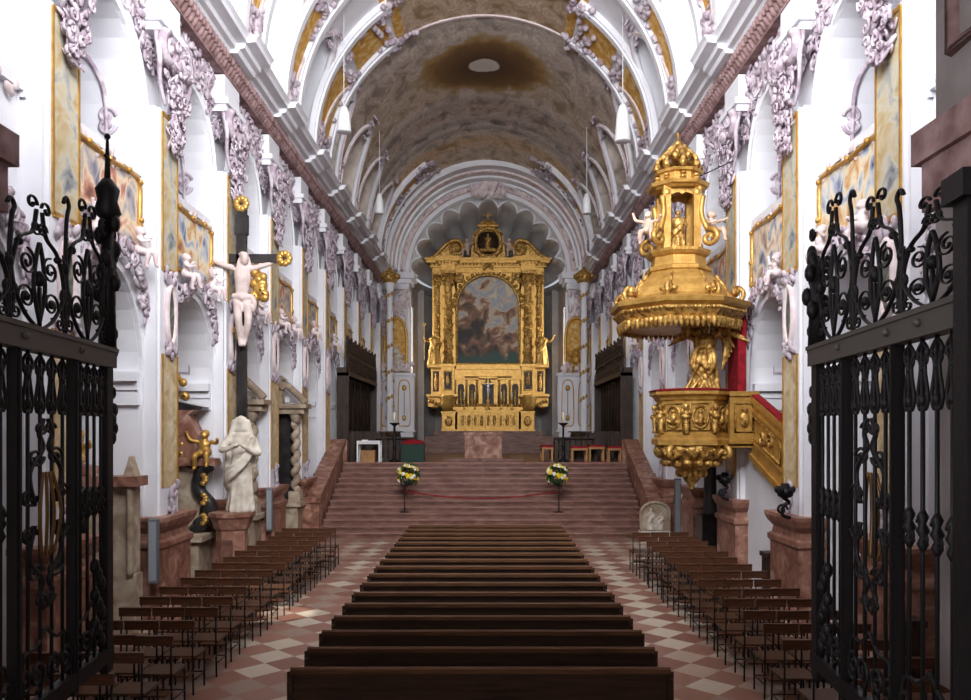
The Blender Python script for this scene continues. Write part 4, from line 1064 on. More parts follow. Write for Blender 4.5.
# local z = world z - 1.95
m = MB(); octlathe(m, [(.72, .98), (.8, 1.0), (.8, 1.1), (.74, 1.14), (.74, 1.2), (.7, 1.22), (.7, 1.85), (.74, 1.88), (.76, 1.94), (.84, 1.98), (.84, 2.04), (.66, 2.04), (.66, 1.2), (.001, 1.2)])
body = m.build('basket', M_gold, PU)
for i in range(8):
    a = 2*PI*i/8
    if math.cos(a) > .9: continue
    m = MB(); m.M = Matrix.Rotation(a, 4, 'Z')
    x = .655
    m.tube([(x+.005, -.2, 1.28), (x+.005, .2, 1.28), (x+.005, .2, 1.8), (x+.005, -.2, 1.8)], .022, 5, closed=True)
    m.tube([(x+.01, .15*math.cos(2*PI*k/14), 1.54+.21*math.sin(2*PI*k/14)) for k in range(14)], .025, 5, closed=True)
    m.ball((x+.02, 0, 1.5), (.05, .07, .13), 8, 6); m.ball((x+.03, 0, 1.65), .045, 7, 6); m.ball((x+.02, .08, 1.45), .05, 6, 5); m.ball((x+.02, -.08, 1.45), .05, 6, 5)
    m.build('relief_panel', M_gold_carved, body)
    m = MB(); m.M = Matrix.Rotation(a+PI/8, 4, 'Z')
    x = .72; m.lathe([(.07, 1.22), (.05, 1.3), (.07, 1.5), (.05, 1.6), (.06, 1.66)], (x, 0, 0), 8); m.ball((x+.02, 0, 1.74), (.055, .055, .07), 8, 6); m.ball((x+.05, 0, 1.55), (.06, .09, .06), 7, 5)
    for q in (-1, 1): m.ball((x, q*.07, 1.62), (.03, .06, .05), 6, 5)
    m.build('herm_figure', M_gold_carved, body)
m = MB(); octlathe(m, [(.001, 2.05), (.85, 2.05), (.86, 2.08), (.7, 2.1), (.001, 2.1)]); m.build('parapet_cushion', M_red, PU)
m = MB(); m.M = Matrix.Translation((0, 0, .98)) @ Matrix.Diagonal((1, 1, .88, 1)) @ Matrix.Translation((0, 0, -.98)); m.lathe([(.02, -.02), (.06, .02), (.05, .08), (.13, .16), (.2, .3), (.28, .42), (.5, .6), (.66, .82), (.72, .98)], (0, 0, 0), 24)
rg = random.Random(6)
for i in range(16):
    a = 2*PI*i/16
    P = [(( .72-.02)*math.cos(a), .7*math.sin(a), .93), (.62*math.cos(a+.15), .62*math.sin(a+.15), .74), (.72*math.cos(a+.3), .72*math.sin(a+.3), .9)]
    m.tube(crom(P, 5), .05, 6); m.ball((.52*math.cos(a), .52*math.sin(a), .6), (.1, .1, .1), 7, 5); m.ball((.26*math.cos(a), .26*math.sin(a), .36), (.06, .06, .1), 6, 5)
for i in range(4):
    a = 2*PI*i/4+PI/4; P = [((.62+p[0])*math.cos(a), (.62+p[0])*math.sin(a), .82+p[2]) for p in spiral(.08, 0, .16, PI/2, 1.3, -1)]; m.tube(P, .055, 6)
m.build('corbel', M_gold_carved, PU)
# bridge to the wall and stair inside the arch, going down towards the gate
st0, st1 = -.4, -2.15
SX = 1.06                                                    # stair parapet plane (local x)
def zst(y, z): return z+(y-st0)*.34
m = MB()
m.box(.6, SX+.1, -.5, -.4, .98, 1.12); m.box(.62, SX+.08, -.48, -.38, 1.12, 1.95); m.box(.6, SX+.12, -.52, -.38, 1.95, 2.04); m.box(.6, SX+.1, -.5, .5, .95, 1.02)
for (za, zb, w0, w1) in ((.72, .84, -.05, .14), (.84, 1.86, 0, .1), (1.86, 1.98, -.05, .15), (1.08, 1.13, -.03, .1), (1.68, 1.73, -.03, .1)):
    m.prism([(st0, za), (st1, zst(st1, za)), (st1, zst(st1, zb)), (st0, zb)], 'x', SX+w0, SX+w1)
m.prism([(st0, .72), (st1, zst(st1, .72)), (st1, zst(st1, .8)), (st0, .8)], 'x', SX, SX+.5)
sta = m.build('stair', M_gold, PU)
m = MB(); m.tube([(.72, -.49, 1.25), (SX, -.49, 1.25), (SX, -.49, 1.8), (.72, -.49, 1.8)], .025, 5, closed=True); m.ball((.9, -.49, 1.5), (.1, .05, .17), 8, 6); m.ball((.9, -.5, 1.68), (.07, .05, .07), 7, 5)
m.build('relief_panel', M_gold_carved, sta)
m = MB(); ya, yb = st0-.15, st1+.2
m.tube([(SX-.01, ya, zst(ya, 1.2)), (SX-.01, yb, zst(yb, 1.2)), (SX-.01, yb, zst(yb, 1.6)), (SX-.01, ya, zst(ya, 1.6))], .025, 5, closed=True)
yc = (ya+yb)/2
for sg in (-1, 1): m.tube([(SX-.015, yc+sg*(.1+p[0]), zst(yc+sg*.1, 1.4)+p[2]) for p in spiral(.1, 0, .17, PI, 1.3, sg)], .035, 5)
m.ball((SX-.01, yc, zst(yc, 1.4)), (.04, .1, .12), 7, 5)
m.build('relief_panel', M_gold_carved, sta)
m = MB(); m.prism([(st0, 1.98), (st1, zst(st1, 1.98)), (st1, zst(st1, 2.02)), (st0, 2.02)], 'x', SX-.03, SX+.12); m.build('handrail', M_red, sta)
# red hanging behind the preacher
m = MB(); m.box(.82, .88, -.35, .3, 2.0, 3.6); m.build('back_hanging', M_red, PU)
m = MB(); m.box(.88, .98, -.35, .3, 1.0, 3.6); m.build('back_board', M_red, PU)
# canopy: octagonal tester, slightly forward of the basket
cx, cy = -.27, 0
m = MB(); octlathe(m, [(.001, 3.32), (1.12, 3.3), (1.18, 3.36), (1.16, 3.5), (1.26, 3.54), (1.28, 3.62), (1.38, 3.68), (1.4, 3.76), (1.3, 3.8), (1.05, 3.84), (.98, 3.9), (.92, 4.06), (.78, 4.24), (.66, 4.34), (.62, 4.4)], (cx, cy, 0))
can = m.build('canopy', M_gold, PU)
m = MB()
for i in range(8):
    a0, a1 = 2*PI*i/8+PI/8, 2*PI*(i+1)/8+PI/8
    for k in range(9):
        t = (k+.5)/9; x = cx+1.2*(math.cos(a0)*(1-t)+math.cos(a1)*t); y = cy+1.2*(math.sin(a0)*(1-t)+math.sin(a1)*t)
        m.lathe([(.055, 3.42), (.062, 3.37), (.05, 3.3), (.028, 3.24), (.001, 3.21)], (x, y, 0), 7); 
    for k in range(12):
        t = (k+.5)/12; m.ball((cx+1.3*(math.cos(a0)*(1-t)+math.cos(a1)*t), cy+1.3*(math.sin(a0)*(1-t)+math.sin(a1)*t), 3.58), .04, 6, 4)
octlathe(m, [(1.13, 3.36), (1.31, 3.56), (1.31, 3.6), (1.13, 3.6)], (cx, cy, 0)); m.build('lambrequin', M_gold_carved, can)
for i in range(8):
    a = 2*PI*i/8+PI/8
    m = MB(); m.M = Matrix.Translation((cx, cy, 0)) @ Matrix.Rotation(a, 4, 'Z')
    m.ball((1.1, 0, 3.98), (.09, .09, .11), 8, 6); m.tube([(p[0]+1.12, 0, p[2]) for p in spiral(0, 3.9, .16, PI/2, 1.2, -1)], .045, 6)
    for q in (-1, 1): m.ball((1.08, q*.1, 3.95), (.05, .09, .06), 6, 5)
    m.tube(crom([(1.0, 0, 3.88), (.9, 0, 4.08), (.72, 0, 4.34)], 4), .03, 6)
    m.build('cherub_head', M_gold_carved, can)
def MT():
    m = MB(); m.M = Matrix.Translation((0, 0, 4.4)) @ Matrix.Diagonal((1, 1, .86, 1)) @ Matrix.Translation((0, 0, -4.4)); return m
# tower over the canopy
m = MT(); octlathe(m, [(.62, 4.4), (.66, 4.42), (.66, 4.5), (.56, 4.54), (.54, 4.74), (.6, 4.78), (.64, 4.84), (.64, 4.9), (.001, 4.9)], (cx, cy, 0))
for i in range(4):
    a = 2*PI*i/4+PI/4; x, y = cx+.42*math.cos(a), cy+.42*math.sin(a)
    m.box(x-.07, x+.07, y-.07, y+.07, 4.9, 6.35); m.ball((x, y, 6.2), (.1, .1, .14), 7, 5)
    P = [(cx+(.5+.22+p[0])*math.cos(a), cy+(.5+.22+p[0])*math.sin(a), p[2]) for p in spiral(-.02, 5.12, .2, PI/2, 1.3, -1)]
    m.tube(P, .06, 6); m.tube(crom([(cx+.66*math.cos(a), cy+.66*math.sin(a), 5.3), (cx+.52*math.cos(a), cy+.52*math.sin(a), 5.7), (cx+.56*math.cos(a), cy+.56*math.sin(a), 6.1)], 4), .055, 6)
for (dx, dy) in ((0, -1), (0, 1), (1, 0), (-1, 0)):          # arched heads between the posts
    P = crom([(-.3, 6.0), (-.22, 6.14), (-.08, 6.2), (0, 6.16), (.08, 6.2), (.22, 6.14), (.3, 6.0)], 4)
    q = [(p[0], p[1]) for p in P]+[(.36, 6.35), (-.36, 6.35)]
    if dy: m.prism([(cx+p[0], p[1]) for p in q], 'y', cy+dy*.3-.04, cy+dy*.3+.04)
    else: m.prism([(cy+p[0], p[1]) for p in q], 'x', cx+dx*.3-.04, cx+dx*.3+.04)
octlathe(m, [(.5, 6.3), (.54, 6.34), (.6, 6.36), (.62, 6.44), (.5, 6.47), (.42, 6.5), (.42, 6.66), (.48, 6.68), (.5, 6.74), (.44, 6.76), (.001, 6.76)], (cx, cy, 0))
tow = m.build('lantern', M_gold, PU)
m = MT()
for i in range(8):
    a = 2*PI*i/8; 
    for z in (6.54, 6.62): m.ball((cx+.41*math.cos(a), cy+.41*math.sin(a), z), (.07, .07, .04), 6, 4)
    P = crom([(cx+.42*math.cos(a), cy+.42*math.sin(a), 6.76), (cx+.4*math.cos(a), cy+.4*math.sin(a), 7.0), (cx+.2*math.cos(a), cy+.2*math.sin(a), 7.25), (cx+.12*math.cos(a), cy+.12*math.sin(a), 7.36)], 4)
    m.tube(P, .05, 6); m.ball((cx+.42*math.cos(a), cy+.42*math.sin(a), 6.86), (.08, .08, .12), 6, 5); m.ball((cx+.33*math.cos(a+.4), cy+.33*math.sin(a+.4), 7.06), (.07, .07, .1), 6, 5)
m.ball((cx, cy, 7.2), (.16, .16, .2), 9, 7); m.ball((cx, cy, 7.42), (.1, .1, .08), 8, 6); m.lathe([(.03, 7.4), (.02, 7.6), (.04, 7.65), (.001, 7.72)], (cx, cy, 0), 8)
m.build('crown_finial', M_gold_carved, tow)
m = MT(); robed(m, .98, (cx, cy, 4.9), (-.3, -1), bulk=1.1); m.fuse('niche_figure', M_gold_carved, .018, tow)
for q in (-1, 1):
    m = MT(); putto(m, .85, (cx+q*.62, cy-.15, 5.28), (q*.5, -1), 0 if q < 0 else 1); tag(m.fuse('putto_figure', M_flesh, .02, PU), 'flesh-coloured putto seated on the lantern scroll')
m = MB(); m.M = Matrix.Identity(4)
robed(m, 1.4, (.2, -.25, 1.98), (-.55, -1), [((0, .2, 1.36), (.05, .38, 1.55), (.05, .3, 1.85)), ((0, -.2, 1.36), (.05, -.4, 1.5), (.1, -.3, 1.85))], None, 5, bulk=1.35)
old = m.M; m.M = Matrix.Translation((.2, -.25, 1.98)) @ Matrix.Rotation(math.atan2(-1, -.55), 4, 'Z') @ Matrix.Scale(.8, 4)
for k, (ya, yb) in enumerate(((.3, -.1), (.18, -.3), (.05, .34), (-.25, .2), (-.1, -.42))):
    m.tube(crom([(.16, ya*.6, 1.15), (.3, ya, .75), (.26, (ya+yb)/2, .4), (.34, yb, .05)], 5), [.05+.03*math.sin(i*.5) for i in range(16)], 7)
m.M = old
for k in range(6):
    m.tube(crom([(.33, -.2, 3.3), (.5+.02*k, -.22, 3.32-.06*k), (.78-.05*k, -.26, 2.9-.09*k)], 5), [.05, .06, .065, .065, .06, .06, .055, .05, .04, .03, .015], 6)
old = m.M; m.M = Matrix.Translation((.2, -.25, 1.98)) @ Matrix.Rotation(math.atan2(-1, -.55), 4, 'Z') @ Matrix.Scale(.9, 4)
wing(m, (-.12, .1, 1.35), .8, .35, 1); wing(m, (-.12, -.1, 1.35), .8, .35, -1); m.M = old
tag(m.fuse('angel_figure', M_gold_carved, .013, PU), 'gilded winged angel holding up the canopy')
# white masonry that closes the arch below the pulpit stair
m = MB(); m.prism([(13.5, 0), (15.8, 0), (15.8, 2.68), (15.2, 2.66), (13.5, 2.08)], 'x', 5.34, 5.7); struct('wall_stair_base', m, M_plaster)

# ------------------------------------------------------------------ iron gates
def gate(side):
    s = SIDES[side]
    H = Vector(((-2.07, 3.1, 0) if s < 0 else (2.0, 3.0, 0))); F = Vector(((-2.3, 5.0, 0) if s < 0 else (2.2, 4.87, 0)))
    Lg = (F-H).length; ang = math.atan2(F.y-H.y, F.x-H.x)
    base = 1.6
    G = thing('iron_gate', ('open black wrought-iron gate leaf with scroll cresting on the left of the picture' if s < 0 else 'open black wrought-iron gate leaf with scroll cresting on the right of the picture'), 'gate', (H.x, H.y, base), ang, 'nave gates')
    ZB, ZT = .08, 1.9
    def p(mb, n, mm=M_iron, par=G): return mb.build(n, mm, par)
    th = .022
    xs_ = [0, Lg*.36, Lg*.72, Lg]
    for i, x in enumerate(xs_):
        w = (.045, .022, .022, .05)[i]; m = MB(); m.box(x-w, x+w, -th, th, -.02 if i in (1, 2) else -.05, ZT+(.0 if i in (1, 2) else .12))
        if i in (1, 2): m.box(x-w*.4, x+w*.4, -th-.01, th+.01, 0, ZT)
        p(m, 'stile')
    m = MB(); m.box(-.05, Lg+.05, -.03, .03, ZB-.06, ZB+.03); p(m, 'bottom_rail')
    m = MB(); m.box(-.05, Lg+.05, -.045, .045, ZT, ZT+.12); m.box(-.06, Lg+.06, -.055, .055, ZT+.1, ZT+.125)
    for x in xs_[1:3]+[Lg*.18]: m.ball((x, -.05, ZT+.06), (.02, .02, .02), 6, 4); m.ball((x, .05, ZT+.06), (.02, .02, .02), 6, 4)
    p(m, 'top_rail', M_ironbar)
    # bars
    bars = []
    for a, b_ in zip(xs_, xs_[1:]):
        for k in range(1, 5): bars.append(a+(b_-a)*k/5)
    for x in bars:
        m = MB(); m.tube([(x, 0, ZB), (x, 0, ZT)], .0105, 6); p(m, 'bar')
    # lyre frieze under the top rail
    for x in bars[::2]+bars[1::2]:
        m = MB()
        for q in (-1, 1):
            P = crom([(x+q*.012, 0, ZT-.02), (x+q*.05, 0, ZT-.06), (x+q*.02, 0, ZT-.13), (x+q*.05, 0, ZT-.25), (x+q*.03, 0, ZT-.31), (x, 0, ZT-.29)], 4)
            m.tube(P, .009, 5); m.tube([(x+q*.028+p_[0], 0, p_[2]) for p_ in spiral(0, ZT-.09, .028, 0, 1.2, q)], .007, 5)
        m.ball((x, 0, ZT-.27), (.02, .02, .03), 6, 5); m.ball((x, 0, ZT-.13), (.018, .018, .018), 6, 5)
        p(m, 'lyre_ornament')
    # knotted band half-way up
    zm = ZB+.98
    for x in bars:
        if xs_[1] < x < xs_[2]: continue
        m = MB(); m.lathe([(.011, -.09), (.026, -.06), (.014, -.03), (.03, 0), (.014, .03), (.026, .06), (.011, .09)], (x, 0, zm), 7)
        for q in (-1, 1): m.tube([(x+q*.025+p_[0], 0, zm+p_[2]) for p_ in spiral(0, .03*q, .03, 0, 1.2, q)], .007, 5)
        p(m, 'knot')
    # large lozenge ornament in the middle panel
    xc = (xs_[1]+xs_[2])/2; LZ = Matrix.Translation((xc, 0, 0)) @ Matrix.Diagonal((1.9, 1, 1, 1)) @ Matrix.Translation((-xc, 0, 0)); m = MB(); m.M = LZ
    for q in (-1, 1):
        for sz in (-1, 1):
            P = crom([(xc+q*.015, 0, zm+sz*.5), (xc+q*.04, 0, zm+sz*.42), (xc+q*.02, 0, zm+sz*.34), (xc+q*.1, 0, zm+sz*.22), (xc+q*.07, 0, zm+sz*.05)], 5); m.tube(P, .012, 5)
            m.tube([(xc+q*.06+p_[0], 0, zm+sz*.3+p_[2]) for p_ in spiral(0, 0, .05, 0, 1.5, q*sz)], .009, 5)
            m.tube([(xc+q*.1+p_[0], 0, zm+sz*.1+p_[2]) for p_ in spiral(0, 0, .05, 0, 1.5, q*sz)], .009, 5)
            m.tube([(xc+q*.03+p_[0], 0, zm+sz*.45+p_[2]) for p_ in spiral(0, 0, .035, 0, 1.5, q*sz)], .008, 5)
    p(m, 'scroll_lozenge')
    m = MB(); m.M = LZ
    for q in (-1.5, -.5, .5, 1.5): m.tube(crom([(xc+q*.025, -.01, zm-.22), (xc+q*.045, -.025, zm), (xc+q*.02, -.01, zm+.22)], 5), .008, 6)
    tag(p(m, 'boss', M_bronze), 'worn gilded boss')
    # scrolls along the foot
    for i, (a, b_) in enumerate(zip(xs_, xs_[1:])):
        m = MB(); c = (a+b_)/2; w = (b_-a)/2
        for q in (-1, 1):
            for k in range(2):
                m.tube([(c+q*w*(.3+.4*k)+p_[0], 0, ZB+.15+.0*k+p_[2]) for p_ in spiral(0, 0, .085, -PI/2, 1.6, q*(1 if k else -1))], .011, 5)
            m.tube(crom([(c+q*w*.9, 0, ZB+.03), (c+q*w*.75, 0, ZB+.28), (c+q*w*.35, 0, ZB+.3), (c, 0, ZB+.38)], 5), .011, 5)
        if b_ == Lg:
            for k in range(9): m.ball((Lg-.1-.05*(k % 3), 0, ZB+.1+.06*k), (.035, .03, .05), 6, 5)
        p(m, 'foot_scroll')
    # cresting of paired scrolls
    z0 = ZT+.125; nu = 3
    for i in range(nu):
        c = Lg*(i+.5)/nu; w = Lg/nu/2; m = MB(); m.M = Matrix.Translation((0, 0, z0)) @ Matrix.Diagonal((1, 1, (.52, .72, .9)[i], 1)) @ Matrix.Translation((0, 0, -z0))
        for q in (-1, 1):
            P = crom([(c+q*.02, 0, z0), (c+q*w*.55, 0, z0+.1), (c+q*w*.95, 0, z0+.32), (c+q*w*.7, 0, z0+.58), (c+q*w*.25, 0, z0+.68), (c+q*w*.1, 0, z0+.85)], 6)
            m.tube(P, .0115, 6)
            m.tube([(c+q*(w*.1+.05)+p_[0], 0, z0+.88+p_[2]) for p_ in spiral(0, 0, .06, PI if q > 0 else 0, 1.1, -q)], .0095, 5)
            m.tube([(c+q*w*.45+p_[0], 0, z0+.2+p_[2]) for p_ in spiral(0, 0, .1, -PI/2, 1.9, q)], .0085, 5)
            m.tube([(c+q*w*.42+p_[0], 0, z0+.45+p_[2]) for p_ in spiral(0, 0, .095, PI/2, 1.8, q)], .0085, 5)
            m.tube([(c+q*w*.12+p_[0], 0, z0+.72+p_[2]) for p_ in spiral(0, 0, .055, 0, 1.5, q)], .008, 5); m.tube([(c+q*w*.8+p_[0], 0, z0+.08+p_[2]) for p_ in spiral(0, 0, .06, PI/2, 1.5, -q)], .008, 5); m.tube(crom([(c+q*w*.98, 0, z0), (c+q*w*.85, 0, z0+.2), (c+q*w*.97, 0, z0+.45), (c+q*w*.92, 0, z0+.62)], 5), .009, 5)
            m.tube(crom([(c, 0, z0+.05), (c+q*w*.2, 0, z0+.28), (c+q*w*.12, 0, z0+.5), (c, 0, z0+.62)], 5), .012, 5)
            m.ball((c+q*w*.45, 0, z0+.2), (.03, .02, .03), 6, 5); m.ball((c+q*w*.7, 0, z0+.56), (.022, .022, .03), 6, 5)
        m.ball((c, 0, z0+.36), (.03, .03, .06), 7, 6); m.tube([(c, 0, z0), (c, 0, z0+.3)], .012, 5)
        p(m, 'cresting_scroll')
        if i < nu-1:
            x = Lg*(i+1)/nu; m = MB(); m.M = Matrix.Translation((0, 0, z0)) @ Matrix.Diagonal((1, 1, (.64, .84)[i], 1)) @ Matrix.Translation((0, 0, -z0))
            m.tube(crom([(x, 0, z0), (x, 0, z0+.5), (x+.02, 0, z0+.78), (x+.05, 0, z0+.88), (x+.01, 0, z0+.93), (x-.02, 0, z0+.88)], 5), .012, 5)
            m.tube([(x+p_[0], 0, z0+.25+p_[2]) for p_ in spiral(.0, 0, .07, 0, 1.6, 1)], .01, 5); m.ball((x, 0, z0+.45), (.022, .022, .05), 6, 5)
            p(m, 'cresting_stem')
    # tall leafy finial on the free post
    top = 1.36 if s < 0 else .86
    m = MB(); x = Lg+.01
    m.tube([(x, 0, z0-.02), (x, 0, z0+top*.62)], [.055, .035], 8)
    for k in range(9):
        z = z0+top*(.2+.055*k); a = k*2.4; r_ = .045+.015*(k % 2)
        m.ball((x+r_*math.cos(a), r_*math.sin(a), z), (.04, .035, .06), 6, 5)
    for q in (-1, 1):
        m.tube([(x+q*.075+p_[0], 0, z0+top*.55+p_[2]) for p_ in spiral(0, 0, .055, PI/2, 1.3, -q)], .016, 5)
        m.tube(crom([(x+q*.03, 0, z0+top*.1), (x+q*.1, 0, z0+top*.22), (x+q*.06, 0, z0+top*.34), (x+q*.02, 0, z0+top*.4)], 5), .018, 6)
    if s < 0:
        m.lathe([(.03, 0), (.085, .05), (.06, .13), (.075, .2), (.03, .27)], (x, 0, z0+top*.6), 9)
        m.tube([(x, 0, z0+top*.78), (x, 0, z0+top)], [.022, .008], 6); m.tube([(x-.04, 0, z0+top*.9), (x+.04, 0, z0+top*.9)], .011, 5); m.ball((x, 0, z0+top), .02, 6, 5)
    p(m, 'finial')
    for k in range(4):                                      # leafy brackets on the outer side of the post
        m = MB(); z = .15+.5*k+1.3
        for i in range(4): m.ball((Lg+.085+.03*(i % 2), 0, z+.06*i), (.04, .03, .05), 6, 5)
        m.tube([(Lg+.1+p_[0], 0, z+.3+p_[2]) for p_ in spiral(0, 0, .05, PI, 1.2, 1)], .012, 5)
        if z < z0+.6: p(m, 'leaf_bracket')
    # hinge post
    m = MB(); m.box(-.17, -.06, -.09, .09, -.05, 2.35); m.box(-.2, -.03, -.12, .12, 2.35, 2.45); p(m, 'hinge_post')
    return G
gate('left'); gate('right')
# ------------------------------------------------------------------ pews down the middle
t = thing('church_pew', '', 'pew', (0, 0, 0), 0, 'pews in the middle of the nave')
hw = 1.74
m = MB(); m.box(-hw, hw, 0, .035, .42, .84); m.build('backrest', M_pew, t)
m = MB(); m.prism([(-.035, .84), (.085, .84), (.085, .875), (-.02, .9), (-.035, .885)], 'x', -hw-.02, hw+.02); m.build('top_rail', M_pewtop_lit, t)
m = MB(); m.box(-hw, hw, .03, .39, .42, .455); m.build('seat', M_pew, t)
for s in (-1, 1):
    m = MB(); prof = [(.0, .0), (.4, .0), (.39, .1), (.36, .3), (.395, .44), (.38, .5), (.2, .52), (.1, .62), (.09, .84), (-.03, .86), (-.04, .2)]
    x0, x1 = sorted((s*hw, s*(hw+.05))); m.prism(prof, 'x', x0, x1); m.lathe([(.001, 0), (.05, 0), (.04, .012), (.001, .014)], (0, 0, 0), 10) if False else None
    m.ball((s*(hw+.025), -.035, .78), (.022, .012, .022), 8, 5)
    m.build('end_panel', M_pew, t)
m = MB(); m.box(-hw, hw, -.25, -.1, .14, .17)
for x in (-1.2, 0, 1.2): m.box(x-.03, x+.03, -.22, 0, 0, .14)
m.box(-hw, hw, -.04, .0, .2, .42)
m.build('kneeler', M_pew, t)
m = MB()
for x in (-.9, .9): m.box(x-.025, x+.025, .02, .4, 0, .42)
m.build('support', M_pew, t)
PEW_Y = [18.1-.678*i for i in range(17)]
for i, y in enumerate(PEW_Y):
    lab = 'long dark wooden pew, %s from the chancel steps in the middle block' % ORD[i]
    if i == 0: t.location = (.07, y, 0); t['label'] = lab
    else: dup(t, (.07, y, 0), 0, lab)

# ------------------------------------------------------------------ rows of chairs in the side blocks
ch = thing('church_chair', '', 'chair', (0, 0, 0), 0, 'chairs in the side blocks')
m = MB(); m.box(-.2, .2, .0, .022, .77, .87); m.box(-.2, .2, -.012, .034, .865, .88); m.build('backrest', M_chairwood, ch)
m = MB(); m.box(-.19, .19, .03, .4, .44, .46); m.build('seat', M_seatwood, ch)
for sx in (-1, 1):
    m = MB(); m.tube([(sx*.175, .035, 0), (sx*.175, .012, .46), (sx*.175, .012, .8)], .011, 6); m.build('leg', M_iron, ch)
    m = MB(); m.tube([(sx*.175, .385, 0), (sx*.175, .385, .44)], .011, 6); m.build('leg', M_iron, ch)
for sx in (-1, 1):
    m = MB(); m.tube([(sx*.175, .02, .425), (sx*.175, .385, .425)], .01, 5); m.build('seat_rail', M_iron, ch)
    m = MB(); m.tube([(sx*.175, .03, .17), (sx*.175, .385, .17)], .008, 5); m.build('stretcher', M_iron, ch)
m = MB(); m.tube([(-.175, .385, .17), (.175, .385, .17)], .008, 5); m.build('stretcher', M_iron, ch)
m = MB(); m.box(-.18, .18, -.17, -.0, .27, .29); m.tube([(-.175, .02, .27), (-.175, -.17, .27)], .009, 5); m.tube([(.175, .02, .27), (.175, -.17, .27)], .009, 5); m.build('kneeler', M_chairwood, ch)
SEAT = ['aisle seat', 'middle seat', 'wall seat']
used = False
for side, s in SIDES.items():
    ys_ = [17.6-.655*i for i in range(17)] if s < 0 else [16.9-.665*i for i in range(16)]
    for i, y in enumerate(ys_):
        off = ((i*37) % 5-2)*.012
        for j in range(3):
            lab = 'black-legged wooden chair, %s, %s row from the chancel steps, %s block' % (SEAT[j], ORD[i], side)
            pos = (s*(3.47+.415*j)+off, y+((i*3+j)*13 % 7-3)*.006, 0)
            if not used: used = True; ch.location = pos; ch['label'] = lab
            else: dup(ch, pos, 0, lab)

# ------------------------------------------------------------------ chancel furniture
m = MB(); m.box(-.5, .52, -.3, .3, 0, .78); m.box(-.68, .7, -.42, .42, .78, .92); m.box(-.62, .64, -.38, .38, .06, .12); m.box(-.55, .57, -.34, .34, 0, .06)
m = MB()
t = thing('stone_altar', 'block-shaped red marble altar table at the head of the chancel steps', 'altar', (-.05, 28.0, CH+.1))
m.box(-.66, .66, -.35, .35, 0, .82); m.build('block', M_marble, t)
m = MB(); m.box(-.7, .7, -.4, .4, .82, .93); m.build('table_top', M_marble, t)
m = MB(); m.box(-1.45, 1.35, 27.2, 29.2, CH+.002, CH+.1); struct('trim_20', m, M_marble_step)
